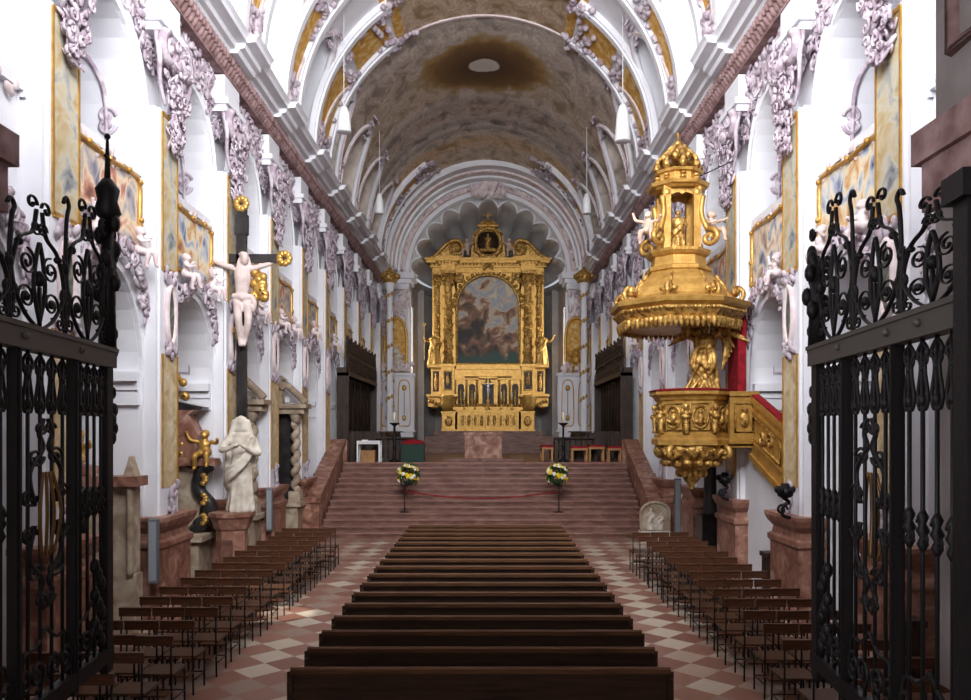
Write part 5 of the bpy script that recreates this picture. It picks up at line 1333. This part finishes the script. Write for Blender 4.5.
# choir stalls
def stalls(side):
    s = SIDES[side]
    t = thing('choir_stall', 'tall dark oak choir stall with fretwork cresting along the %s side of the chancel' % side, 'choir stall', (s*5.18, 27.4, CH), 0, 'choir stalls')
    f = -s                                                   # towards the middle
    m = MB(); m.box(*sorted((0, f*.12)), 0, 6.6, 0, 3.0); m.box(*sorted((0, f*.42)), -.1, 0, 0, 3.3); m.box(*sorted((0, f*.42)), 6.6, 6.7, 0, 3.3); m.box(*sorted((0, f*.45)), -.1, 6.7, 3.0, 3.12)
    m.build('back', M_oak, t)
    for i in range(9):
        m = MB(); y = .05+.73*i; m.box(*sorted((f*.12, f*.15)), y+.05, y+.65, 1.1, 2.9); m.lathe([(.045, 0), (.04, 1.85), (.05, 1.9)], (f*.2, y, 1.05), 8)
        m.ball((f*.17, y+.35, 2.6), (.03, .2, .15), 7, 5); m.build('panel', M_oak, t)
    for i in range(8):
        m = MB(); y = .12+.78*i; m.box(*sorted((f*.12, f*.6)), y, y+.06, 0, 1.05); m.box(*sorted((f*.12, f*.55)), y+.06, y+.78, .42, .47); m.build('seat', M_oak, t)
    # fretwork band and cresting
    m = MB(); x = f*.36
    m.box(*sorted((x, x+f*.05)), -.1, 6.7, 3.1, 3.17); m.box(*sorted((x, x+f*.05)), -.1, 6.7, 3.72, 3.78)
    for i in range(11):
        y = .2+.63*i
        m.tube([(x+.02, y+.26*math.cos(2*PI*k/14), 3.45+.27*math.sin(2*PI*k/14)) for k in range(14)], .035, 5, closed=True); m.tube([(x+.02, y-.31, 3.15), (x+.02, y-.31, 3.75)], .035, 5)
        m.ball((x+.02, y, 3.45), (.05, .12, .12), 7, 5); m.tube([(x+.02, y, 3.15), (x+.02, y, 3.75)], .02, 4)
    m.build('fretwork_band', M_oak, t)
    m = MB(); m.box(*sorted((x-f*.03, x+f*.04)), -.1, 6.7, 3.74, 3.79)
    for i in range(9):
        y = -.02+.83*i; m.tube([(x, y, 3.76), (x, y, 4.3)], [.05, .03], 5); m.ball((x, y, 4.34), (.05, .07, .1), 6, 5)
        if i < 8:
            for q in (-1, 1): m.tube([(x, y+.415+q*(.2+p_[0]), 3.98+p_[2]) for p_ in spiral(0, 0, .2, -PI/2, 1.4, q)], .04, 5)
            m.ball((x, y+.415, 4.22), (.05, .1, .12), 6, 5); m.tube([(x, y+.415, 3.76), (x, y+.415, 4.15)], .035, 5)
    m.build('cresting', M_oak, t)
    d = thing('choir_desk', 'low dark oak choir desk in front of the %s stalls' % side, 'desk', (s*3.75, 28.6, CH), 0, 'choir desks')
    m = MB(); m.box(-.06, .06, 0, 5.2, 0, 1.0); m.box(-.16, .16, -.05, 5.25, 1.0, 1.05); m.box(*sorted((0, s*.6)), 0, .08, 0, 1.0); m.box(*sorted((0, s*.6)), 5.12, 5.2, 0, 1.0); m.build('front', M_oak, d)
    for i in range(7):
        m = MB(); y = .1+.74*i; m.tube([(f*.07, y, .12), (f*.07, y+.6, .12), (f*.07, y+.6, .9), (f*.07, y, .9)], .025, 4, closed=True)
        for q in (0, 1): m.tube([(f*.07, y+.15+.3*q, .2), (f*.07, y+.15+.3*q, .85)], .02, 4)
        m.build('panel', M_oak, d)
    d2 = thing('kneeling_bench', 'dark carved kneeling bench facing the nave at the near end of the %s stalls' % side, 'bench', (s*3.2, 27.5, CH), 0, 'kneeling benches')
    m = MB(); m.box(-.7, .7, 0, .06, 0, .8); m.box(-.75, .75, -.15, .1, .8, .85)
    for q in (-1, 1): m.box(q*.7-.04, q*.7+.04, -.1, .6, 0, .8)
    m.build('front', M_oak, d2)
    m = MB()
    for i in range(7): m.tube([(-.6+.2*i, -.02, .1), (-.6+.2*i, -.02, .75)], .025, 5)
    m.build('balusters', M_oak, d2)
stalls('left'); stalls('right')
# tall candle stands either side of the altar
for s, nm in ((-1, 'left'), (1, 'right')):
    t = thing('candle_stand', 'tall dark candle stand with pale candle to the %s of the marble altar' % nm, 'candle stand', (-3.12 if s < 0 else 2.72, 27.0, CH), 0, 'chancel candle stands')
    m = MB(); m.lathe([(.2, 0), (.2, .04), (.05, .1), (.04, .5), (.07, .56), (.035, .62), (.035, 1.2), (.05, 1.24), (.17, 1.32), (.17, 1.35)], (0, 0, 0), 12); m.build('stem', M_iron, t)
    m = MB(); m.lathe([(.045, 1.35), (.045, 1.7), (.001, 1.71)], (0, 0, 0), 10); m.build('candle', M_wax, t)
# small white table with a wooden box
t = thing('side_table', 'small white side table at the left head of the chancel steps', 'table', (-3.95, 26.75, CH+.003))
m = MB(); m.box(-.4, .4, -.25, .25, .68, .73); m.box(-.36, .36, -.21, .21, .62, .68); m.build('table_top', M_white, t)
for sx in (-1, 1):
    for sy in (-1, 1):
        m = MB(); m.box(sx*.37-.025, sx*.37+.025, sy*.22-.025, sy*.22+.025, 0, .68); m.build('leg', M_white, t)
t = thing('wooden_box', 'light wooden box standing on the floor under the white side table', 'box', (-3.95, 26.75, CH+.003))
m = MB(); m.box(-.26, .2, -.17, .17, 0, .36); m.build('body', M_lightwood, t); m = MB(); m.box(-.27, .21, -.18, .18, .36, .4); m.box(-.05, .0, -.19, -.17, .28, .36); m.build('lid', M_lightwood, t)
t = thing('book', 'white book lying on the small white side table', 'book', (-4.1, 26.7, CH+.733), .2); m = MB(); m.box(-.1, .1, -.07, .07, 0, .03); m.build('pages', M_whitepetal, t); m = MB(); m.box(-.105, .105, -.075, .075, .03, .036); m.build('cover', M_white, t)
# green screen with red top on the steps' head
t = thing('lectern', 'dark green boxed lectern with red cloth on top, left head of the steps', 'lectern', (-2.45, 26.3, CH+.003))
t.location = (-2.45, 26.75, CH+.003)
m = MB(); m.box(-.38, .38, -.2, .2, 0, .62)
for z in (.03, .56): m.box(-.4, .4, -.22, .22, z, z+.05)
m.build('body', M_grn, t)
m = MB(); m.ball((0, 0, .68), (.36, .2, .1), 12, 8); m.box(-.38, .38, -.2, .2, .61, .66); m.build('red_cloth', M_red, t)
# stools and benches with red cushions, right
def stool(x, y, w, d, h, lab):
    t = thing('stool', lab, 'stool', (x, y, CH+.003), 0, 'red cushioned stools')
    m = MB(); m.box(-w/2, w/2, -d/2, d/2, h-.1, h-.03)
    m.build('seat_frame', M_lightwood, t)
    m = MB(); m.box(-w/2+.01, w/2-.01, -d/2+.01, d/2-.01, h-.03, h+.02); m.box(-w/2+.03, w/2-.03, -d/2+.03, d/2-.03, h+.02, h+.04); tag(m.build('cushion', M_red, t), 'red cushion')
    for sx in (-1, 1):
        for sy in (-1, 1):
            m = MB(); m.box(sx*(w/2-.05)-.03, sx*(w/2-.05)+.03, sy*(d/2-.05)-.03, sy*(d/2-.05)+.03, 0, h-.1); m.build('leg', M_lightwood, t)
stool(3.25, 26.9, .58, .42, .5, 'light wooden stool with red cushion, left one of the front pair by the right stalls')
stool(4.46, 26.9, .5, .42, .5, 'light wooden stool with red cushion nearest the right step parapet')
stool(3.86, 27.06, .56, .42, .54, 'light wooden stool with red cushion behind the gap of the front pair')
stool(2.2, 27.8, .42, 1.1, .52, 'narrow wooden bench with red cushion turned towards the marble altar')
m = MB(); m.box(3.05, 4.2, 26.42, 26.62, CH+.004, CH+.02); tag(m.build("red_carpet", M_red, None, (3.62, 26.5, CH+.004)), "small red carpet on the floor before the cushioned stools", "carpet")

# side thrones / credence panels by the apse piers, with gilded figures
def throne(side):
    s = SIDES[side]; x = .0+s*4.5
    t = thing('side_altar', 'white and gold panelled side altar below the %s apse pier' % side, 'altar', (x, 39.0, CH), 0, 'apse side altars')
    m = MB(); m.box(-.85, .85, -.2, .5, 0, 1.0); m.box(-.95, .95, -.3, .5, 1.0, 1.12); m.box(-.85, .85, -.05, .4, 1.12, 3.8); m.box(-.95, .95, -.2, .5, 3.8, 3.95); m.box(-.9, -.7, -.1, .4, 1.12, 3.8); m.box(.7, .9, -.1, .4, 1.12, 3.8)
    m.build('body', M_plaster, t)
    for cx_ in (-.42, .42):
        m = MB(); m.tube(crom([(cx_-.28, -.08, 1.4), (cx_-.3, -.08, 2.4), (cx_-.25, -.08, 3.4), (cx_, -.08, 3.6), (cx_+.25, -.08, 3.4), (cx_+.3, -.08, 2.4), (cx_+.28, -.08, 1.4), (cx_, -.08, 1.3)], 4, True), .03, 5, closed=True)
        m.ball((cx_, -.1, 3.2), (.12, .05, .15), 8, 6); m.ball((cx_, -.1, 1.7), (.1, .05, .15), 8, 6); m.tube([(cx_, -.08, 1.9), (cx_, -.08, 3.0)], .02, 5); m.build('gilt_panel', M_gold, t)
    m = MB()
    for i in range(26): m.ball((rng.uniform(-.85, .85), -.15, 3.95+rng.uniform(0, .45)), (.14, .1, .12), 7, 5)
    m.build('stucco_top', M_stucco_pale, t)
    m = MB(); P = crom([(-.5, -.1, 4.0), (-.55, -.1, 5.5), (-.4, -.1, 6.4), (0, -.1, 6.7), (.4, -.1, 6.4), (.55, -.1, 5.5), (.5, -.1, 4.0)], 5); m.tube(P, .08, 6); m.build('gilt_arch', M_gold, t)
    m = MB(); m.prism([(p[0]*.95, p[2]) for p in P], 'y', 0, .1); m.build('niche_panel', M_ochre, t)
    m = MB(); putto(m, 1.3, (0, 0, 0), (0, -1), 0); putto(m, 1.0, (.3*s, .05, .5), (0, -1), 1); m.ball((0, .1, .15), (.5, .25, .25), 10, 8); m.ball((0, .15, .55), (.3, .2, .4), 10, 8)
    f = tag(m.fuse('sculpture_group', M_gold, .03), 'gilded figure group standing on the %s apse side altar' % side, 'sculpture', 'apse sculpture groups'); f.location = (x, 38.95, CH+4.3)
    f.data.materials[0] = M_statue if side == 'left' else M_gold
    # column with a gilded crown at the corner of the choir
    c = thing('gilded_column', 'slender white and gold column with a golden crown at the end of the %s choir wall' % side, 'column', (s*4.55+.05, 36.6, CH), 0, 'crowned choir columns')
    m = MB(); m.lathe([(.24, 0), (.24, .8), (.3, .9), (.16, 1.0), (.14, 7.6), (.2, 7.7), (.22, 8.0)], (0, 0, 0), 14); m.build('shaft', M_plaster, c)
    m = MB()
    for z in (2.2, 3.4, 4.6, 5.8, 7.0):
        for i in range(7): m.ball((.15*math.cos(i*.9), .15*math.sin(i*.9), z+.08*i), (.07, .07, .1), 6, 5)
    m.build('gilt_ornament', M_gold, c)
    m = MB(); m.lathe([(.3, 8.0), (.36, 8.1), (.4, 8.3), (.3, 8.5), (.1, 8.65), (.05, 8.75)], (0, 0, 0), 12)
    for i in range(10): m.ball((.42*math.cos(i*.628), .42*math.sin(i*.628), 8.3), (.08, .08, .13), 6, 5)
    m.build('crown', M_gold_carved, c)
throne('left'); throne('right')

# ------------------------------------------------------------------ flower stands on the steps with the red rope between
def flowers(x, y, z, nm, other):
    t = thing('flower_stand', 'thin black iron flower stand on the %s side of the chancel steps' % nm, 'stand', (x, y, z), 0, 'flower stands')
    m = MB(); m.lathe([(.16, 0), (.16, .015), (.02, .03)], (0, 0, 0), 14); m.build('base', M_iron, t)
    m = MB(); m.tube([(0, 0, .02), (0, 0, .78)], .016, 7); m.lathe([(.016, .76), (.12, .8), (.12, .82)], (0, 0, 0), 12); m.build('pole', M_iron, t)
    f = thing('flower_arrangement', 'round bouquet of yellow and white flowers on the %s iron stand' % nm, 'flowers', (x+(.1 if nm == 'left' else -.06), y, z+.825), 0, 'bouquets on the steps')
    rg = random.Random(len(nm)); m = MB(); m.lathe([(.09, 0), (.13, .12), (.001, .12)], (0, 0, 0), 10); m.build('bowl', M_grn, f)
    m = MB()
    for i in range(220):
        th_, ph = rg.uniform(0, 2*PI), rg.uniform(-.9, 1.5); r_ = rg.uniform(.22, .38)
        p_ = (r_*math.cos(ph)*math.cos(th_), r_*math.cos(ph)*math.sin(th_), .3+r_*math.sin(ph)*.95)
        m.ball(p_, (.028, .012, .07), 5, 4, None, Matrix.Rotation(rg.uniform(0, 6), 3, 'X') @ Matrix.Rotation(rg.uniform(0, 6), 3, 'Z'))
    m.build('foliage', M_leaf, f)
    fm = {}
    for i in range(58):
        th_ = 2.4*i; ph = -.6+2.0*((i*7) % 58)/58; r_ = .33
        p_ = (r_*math.cos(ph)*math.cos(th_), r_*math.cos(ph)*math.sin(th_), .3+r_*math.sin(ph))
        k = (i*5) % 9 < 5
        if k not in fm:
            m = MB()
            for q in range(6): m.ball((.035*math.cos(q*PI/3), .035*math.sin(q*PI/3), 0), (.03, .03, .022), 6, 4)
            m.ball((0, 0, .012), (.03, .03, .03), 6, 5); o = m.build('flower', M_yellow if k else M_whitepetal, f); fm[k] = o
        else: o = fm[k].copy(); C.collection.objects.link(o); o.parent = f
        o.location = p_; o.rotation_euler = Vector(p_).to_track_quat('Z', 'Y').to_euler() if False else (ph-PI/2 if False else PI/2-ph, 0, th_+PI/2)
def stepz(y): return CH/nr*(int((y-22.4+.035)/tr)+1)
yf = 23.56
flowers(-2.4, yf, stepz(yf), 'left', ''); flowers(2.26, yf, stepz(yf), 'right', '')
m = MB(); z = stepz(yf); m.tube([(-2.38+(4.62)*i/24, yf-.02, z+.62-.2*math.sin(PI*i/24)) for i in range(25)], .018, 6)
tag(m.build('barrier_rope', M_red, None, (0, yf, z+.5)), 'thin red rope hanging between the two flower stands', 'rope')

# ------------------------------------------------------------------ pendants
def pendant(x, y, z, h, r_, ztop, lab):
    t = thing('pendant_lamp', lab, 'lamp', (x, y, z), 0, 'white pendant lamps')
    m = MB(); m.lathe([(r_*.9, 0), (r_, .02), (r_*.75, h*.7), (r_*.45, h*.95), (.02, h), (.001, h)], (0, 0, 0), 16); m.build('lamp_shade', M_white, t)
    m = MB(); m.tube([(0, 0, h), (0, 0, ztop-z)], .012, 6); m.build('cable', M_white, t)
pendant(-3.85, 28.5, 11.0, .75, .17, barrel(-3.85)-.05, 'white conical pendant lamp on a long cable, far left one before the choir arch')
pendant(3.72, 28.5, 11.0, .75, .17, barrel(3.72)-.05, 'white conical pendant lamp on a long cable, far right one before the choir arch')
pendant(-3.7, 20.7, 11.0, .7, .2, barrel(-3.7)-.05, 'white conical pendant lamp, nearer left one above the cornice')
pendant(3.7, 20.7, 10.75, 1.0, .22, barrel(3.7)-.05, 'white conical pendant lamp, nearer right one above the cornice')
# column loudspeakers
def speaker(x, y, z, h, lab, rz=0):
    t = thing('column_loudspeaker', lab, 'loudspeaker', (x, y, z), rz, 'column loudspeakers')
    m = MB(); m.box(-.07, .07, -.05, .05, 0, h); m.build('housing', M_greymetal, t)
    m = MB(); m.box(-.055, .055, -.056, -.05, .04, h-.04); m.build('grille', mat('speaker_grille', s2l(150, 156, 162), .6), t)
    m = MB(); m.box(-.02, .02, .05, .12, h*.5-.03, h*.5+.03); m.build('bracket', M_iron, t)
speaker(-5.12, 12.26, .7, 1.0, 'tall grey column loudspeaker beside the first marble plinth in view, left wall')
speaker(-5.1, 18.66, .7, 1.0, 'tall grey column loudspeaker beside the third marble plinth, left wall')
speaker(4.55, 18.2, .62, 1.35, 'tall grey column loudspeaker below the pulpit, right side')

# ------------------------------------------------------------------ left side: crucifix, sorrowing Mary, altars, epitaph
t = thing('wall_crucifix', 'tall black crucifix with pale carved body and gilded rays on the left pilaster', 'crucifix', (-4.92, 16.0, 1.75))
m = MB(); m.box(-.1, .1, -.05, .05, 0, 6.0); m.box(-.86, .86, -.05, .05, 4.78, 4.95); m.box(-.13, .13, -.06, .06, 5.35, 5.75); m.tube([(0, .05, 3.0), (-.1, .25, 3.0)], .03, 6); m.build('cross', M_black, t)
for x, z in ((0, 5.98), (-.88, 4.86), (.88, 4.86)):
    m = MB()
    for i in range(9): m.ball((x+.1*math.cos(i*.7), -.04, z+.1*math.sin(i*.7)), (.075, .05, .075), 6, 5)
    tag(m.build('cross_end', M_gold, t), 'gilded trefoil cross end')
m = MB(); m.ball((.38, -.03, 4.3), (.16, .08, .3), 8, 6)
for i in range(12): m.ball((.38+rng.uniform(-.14, .14), -.06, 4.3+rng.uniform(-.27, .27)), (.1, .07, .1), 6, 5)
tag(m.build('cloud_rays', M_gold, t), 'gilded cloud beside the body')
m = MB(); m.ball((0, -.06, 3.3), (.12, .08, .14), 8, 6)
for i in range(8): m.ball((rng.uniform(-.1, .1), -.09, 3.3+rng.uniform(-.1, .1)), (.07, .05, .07), 6, 5)
tag(m.build('footrest_cloud', M_gold, t), 'gilded cloud under the feet')
m = MB(); m.M = Matrix.Translation((.02, -.05, 3.05)) @ Matrix.Rotation(.25, 4, 'Z'); corpus(m, 1.95); m.fuse('corpus', M_flesh_pale, .018, t)
PB = 1.42
t = thing('pedestal', 'red marble pedestal carrying the white statue at the foot of the tall crucifix', 'pedestal', (-4.86, 15.22, 0))
m = MB(); octlathe(m, [(.36, 0), (.36, .2), (.31, .28), (.3, 1.15), (.34, 1.2), (.4, 1.38), (.44, 1.43), (.44, 1.5), (.001, 1.5)]); m.build('block', M_marble, t)
m = MB(); m.box(-.1, .1, -.3, -.27, .4, 1.0); m.build('inset_panel', M_marble_step, t)
m = MB(); robed(m, 1.85, (0, 0, 0), (.35, -1), [((0, .2, 1.36), (.16, .3, 1.08), (.3, .06, 1.2)), ((0, -.2, 1.36), (.14, -.34, 1.15), (.34, -.12, 1.22))], 'veil', 6, bulk=.86)
o = tag(m.fuse('stone_statue', M_statue, .02), 'white stone statue of a veiled standing woman with folded hands below the crucifix', 'statue'); o.location = (-4.7, 15.26, 1.5)

def rococo_altar(x, y, z0, sc, lab):
    MB.base = Matrix.Translation((0, 0, 1.08)) @ Matrix.Diagonal((sc, 1, .87, 1)) @ Matrix.Translation((0, 0, -1.08))
    t = thing('side_altar', lab, 'altar', (x, y, 0)); t.scale = (1, 1, 1)
    m = MB(); m.box(-.75, .9, -.6, .2, 0, .95); m.box(-.85, 1.0, -.7, .2, .95, 1.08); m.build('altar_table', M_stone, t)
    m = MB(); P = crom([(-.75, 0, 1.1), (-.8, 0, 2.0), (-.6, 0, 2.5), (0, 0, 2.6), (.6, 0, 2.5), (.78, 0, 2.0), (.7, 0, 1.4), (.85, 0, 1.15)], 5)
    m.prism([(p[0], p[2]) for p in P], 'y', -.05, .15); m.build('retable', M_stone, t)
    for s in (-1, 1):
        m = MB(); P = crom([(s*.62, -.1, 1.1), (s*.85, -.1, 1.35), (s*.95, -.1, 1.7), (s*.72, -.1, 2.05), (s*.78, -.1, 2.45), (s*.95, -.1, 2.6)], 5)
        m.tube(P, [.14]*len(P), 7); m.tube([(s*.8+p_[0]*s, -.15, 1.25+p_[2]) for p_ in spiral(0, 0, .18, 0, 1.4, 1)], .06, 6)
        m.build('black_scroll', M_black, t)
    for s in (-1, 1):
        for z in (1.4, 1.85, 2.3):
            m = MB()
            for i in range(4): m.ball((s*(.85+.05*math.sin(i)), -.22, z+.06*i-.1), (.07, .05, .06), 6, 5)
            tag(m.build('gilt_rocaille', M_gold, t), 'gilded rocaille')
    m = MB(); m.ball((0, -.18, 2.8), (.6, .08, .3), 10, 6)
    for i in range(40): m.ball((rng.gauss(0, .35), -.2, 2.65+abs(rng.gauss(0, .4))), (.1, .07, .1), 6, 5)
    tag(m.build('gilt_cartouche', M_gold, t), 'gilded cartouche')
    m = MB(); m.prism([(-1.1, 2.6), (1.1, 2.6), (1.05, 2.75), (.7, 2.8), (.75, 3.3), (.55, 3.75), (.7, 3.85), (-.7, 3.85), (-.55, 3.75), (-.75, 3.3), (-.7, 2.8), (-1.05, 2.75)], 'y', -.25, .15); m.build('upper_stage', M_marble, t)
    m = MB(); m.prism([(-.8, 3.85), (.8, 3.85), (.84, 3.92), (.4, 4.02), (0, 4.15), (-.4, 4.02), (-.84, 3.92)], 'y', -.2, .15); m.build('pediment', M_black, t)
    m = MB()
    m.ball((0, -.2, 4.15), (.3, .1, .2), 8, 6)
    for i in range(40): m.ball((rng.gauss(0, .3), -.2, 4.05+abs(rng.gauss(0, .3))), (.09, .07, .1), 6, 5)
    for i in range(16): a = 2*PI*i/16; m.tube([(.15*math.cos(a), -.28, 3.3+.15*math.sin(a)), (.42*math.cos(a), -.28, 3.3+.42*math.sin(a))], [.04, .015], 5)
    m.ball((0, -.28, 3.3), (.18, .06, .2), 10, 6); tag(m.build('gilt_glory', M_gold, t), 'gilded sunburst and crest')
    for s in (-1, 1):
        m = MB(); putto(m, .95, (s*.88, -.2, 2.8), (0, -1), 0 if s > 0 else 1); tag(m.fuse('putto_figure', M_gold, .022, t), 'gilded putto')
    MB.base = Matrix.Identity(4)
    return t
rococo_altar(-6.3, 15.5, 0, 1, 'black and gold rococo side altar with pale panel behind the second left pier')
t2 = rococo_altar(-6.9, 12.25, 0, .82, 'black and gold rococo side altar seen through the left gate bars')
def column_altar(x, y, lab):
    t = thing('side_altar', lab, 'altar', (x, y, 0))
    m = MB(); m.box(-.8, .85, -.5, .2, 0, 1.0); m.box(-.9, .95, -.6, .2, 1.0, 1.12); m.build('altar_table', M_stone, t)
    m = MB(); m.box(-.7, .7, -.05, .15, 1.12, 3.6); m.build('retable', M_black, t)
    for s in (-1, 1):
        m = MB()
        n_ = 40; P = [(s*.72+.05*math.cos(i*.9), -.2+.05*math.sin(i*.9), 1.4+1.9*i/n_) for i in range(n_+1)]
        m.tube(P, .1, 8); m.box(s*.72-.16, s*.72+.16, -.36, -.04, 1.12, 1.4); m.lathe([(.1, 3.3), (.17, 3.5), (.18, 3.55)], (s*.72, -.2, 0), 10); m.build('twisted_column', M_stone, t)
    m = MB(); m.box(-1.0, 1.0, -.4, .15, 3.55, 3.7); m.box(-1.08, 1.08, -.5, .15, 3.7, 3.82)
    for s in (-1, 1): m.tube(crom([(s*1.0, -.2, 3.85), (s*.8, -.2, 4.05), (s*.45, -.2, 4.35), (s*.3, -.2, 4.25)], 5), .1, 7)
    m.build('entablature', M_stone, t)
    m = MB(); m.box(-.35, .35, -.2, .1, 3.82, 4.5); m.prism([(-.45, 4.5), (.45, 4.5), (0, 4.8)], 'y', -.25, .1); m.build('attic', M_stone, t)
    return t
column_altar(-5.95, 21.9, 'beige stone side altar with twisted columns behind the fourth left pier')
column_altar(-6.2, 18.75, 'beige stone side altar with twisted columns behind the white statue')
# epitaph with obelisk by the gate
t = thing('epitaph', 'narrow stone epitaph with a small obelisk on top beside the left gate', 'epitaph', (-6.15, 12.3, 0))
t.location = (-5.52, 11.8, 0)
m = MB(); m.box(-.38, .3, 0, .3, 0, .9); m.build('base', M_stone, t)
m = MB(); m.box(-.34, .26, .04, .3, .9, 2.25); m.build('inscription_slab', M_stone, t)
for x in (-.36, .24): 
    m = MB(); m.lathe([(.06, .9), (.05, 1.0), (.05, 2.15), (.07, 2.25)], (x, 0, 0), 8); m.build('column', M_stone, t)
m = MB(); m.box(-.46, .38, -.1, .3, 2.25, 2.4); m.build('cornice', M_marble, t)
m = MB(); m.prism([(.13, 2.4), (.31, 2.4), (.24, 2.62), (.22, 2.7), (.2, 2.62)], 'y', 0, .2); m.build('obelisk', M_stone, t)

# ------------------------------------------------------------------ right side: reliefs, dark columns, candle brackets
def relief(x, y, lab):
    t = thing('stone_relief', lab, 'relief', (x, y, 0))
    m = MB(); m.box(-.42, .42, -.1, .2, 0, .3); m.build('base', M_whitepetal, t)
    m = MB(); pts = [(-.4, .3), (.4, .3), (.4, .8)]+[(.4*math.cos(PI*i/8), .8+.3*math.sin(PI*i/8)) for i in range(1, 8)]+[(-.4, .8)]; m.prism(pts, 'y', 0, .15); m.build('slab', M_stone, t)
    m = MB(); m.tube([(p[0], -.01, p[1]) for p in pts], .045, 6, closed=True); m.build('border', M_stone, t)
    m = MB(); robed(m, .6, (-.12, 0, .33), (0, -1)); robed(m, .5, (.16, 0, .33), (0, -1)); m.ball((0, .03, .5), (.3, .06, .2)); m.fuse('figures', M_statue, .018, t)
relief(4.75, 21.6, 'small round-topped stone relief at the foot of the right step parapet')
def bracket(x, y, z, lab):
    t = thing('candle_bracket', lab, 'candle bracket', (x, y, z), 0, 'black scrolled candle brackets')
    m = MB(); m.tube(crom([(0, 0, -.25), (-.12, 0, -.2), (-.1, 0, -.05), (-.02, 0, 0), (-.12, 0, .08)], 5), .03, 6); m.tube([(-.13+p_[0], 0, -.12+p_[2]) for p_ in spiral(0, 0, .09, 0, 1.4, 1)], .022, 5); m.build('arm', M_iron, t)
    m = MB(); m.lathe([(.03, .05), (.12, .1), (.14, .2), (.08, .22), (.06, .3)], (-.08, 0, 0), 10)
    for i in range(6): m.ball((-.08+.13*math.cos(i), .13*math.sin(i), .2), (.04, .04, .06), 6, 4)
    m.build('bowl', M_iron, t)
bracket(4.95, 12.43, 1.95, 'black scrolled iron candle bracket on the nearest right marble plinth in view'); bracket(4.95, 15.63, 1.95, 'black scrolled iron candle bracket on the marble plinth under the pulpit stair')
def dark_col(x, y, h, r_, lab):
    t = thing('marble_column', lab, 'column', (x, y, 0), 0, 'dark marble columns')
    m = MB(); m.box(-r_*1.7, r_*1.7, -r_*1.7, r_*1.7, 0, 1.1); m.build('base', M_black, t)
    m = MB(); m.lathe([(r_*1.4, 1.1), (r_*1.1, 1.2), (r_, 1.25), (r_*.88, h-.2), (r_*1.3, h)], (0, 0, 0), 14); m.build('shaft', M_black, t)
dark_col(5.35, 18.35, 3.4, .15, 'dark marble column on a black base behind the pulpit')
for i, (x, y) in enumerate(((5.35, 13.9), (5.2, 9.0))):
    t = thing('offertory_box', ['short dark wooden offertory box against the white wall below the pulpit stair', 'short dark wooden offertory box seen through the right gate bars'][i], 'offertory box', (x-.2, y, 0), 0, 'offertory boxes')
    m = MB(); m.box(-.1, .1, -.12, .12, 0, .85); m.build('body', M_oak, t); m = MB(); m.box(-.13, .13, -.15, .15, .85, .93); m.build('top', M_oak, t)
# wire stay of the pulpit lantern
m = MB(); m.tube([(4.1, 15.6, 8.05), (5.15, 15.9, 8.6)], .012, 5); tag(m.build('stay_rod', M_iron, None, (4.5, 15.6, 8.5)), 'thin iron stay between the pulpit lantern and the wall', 'rod')
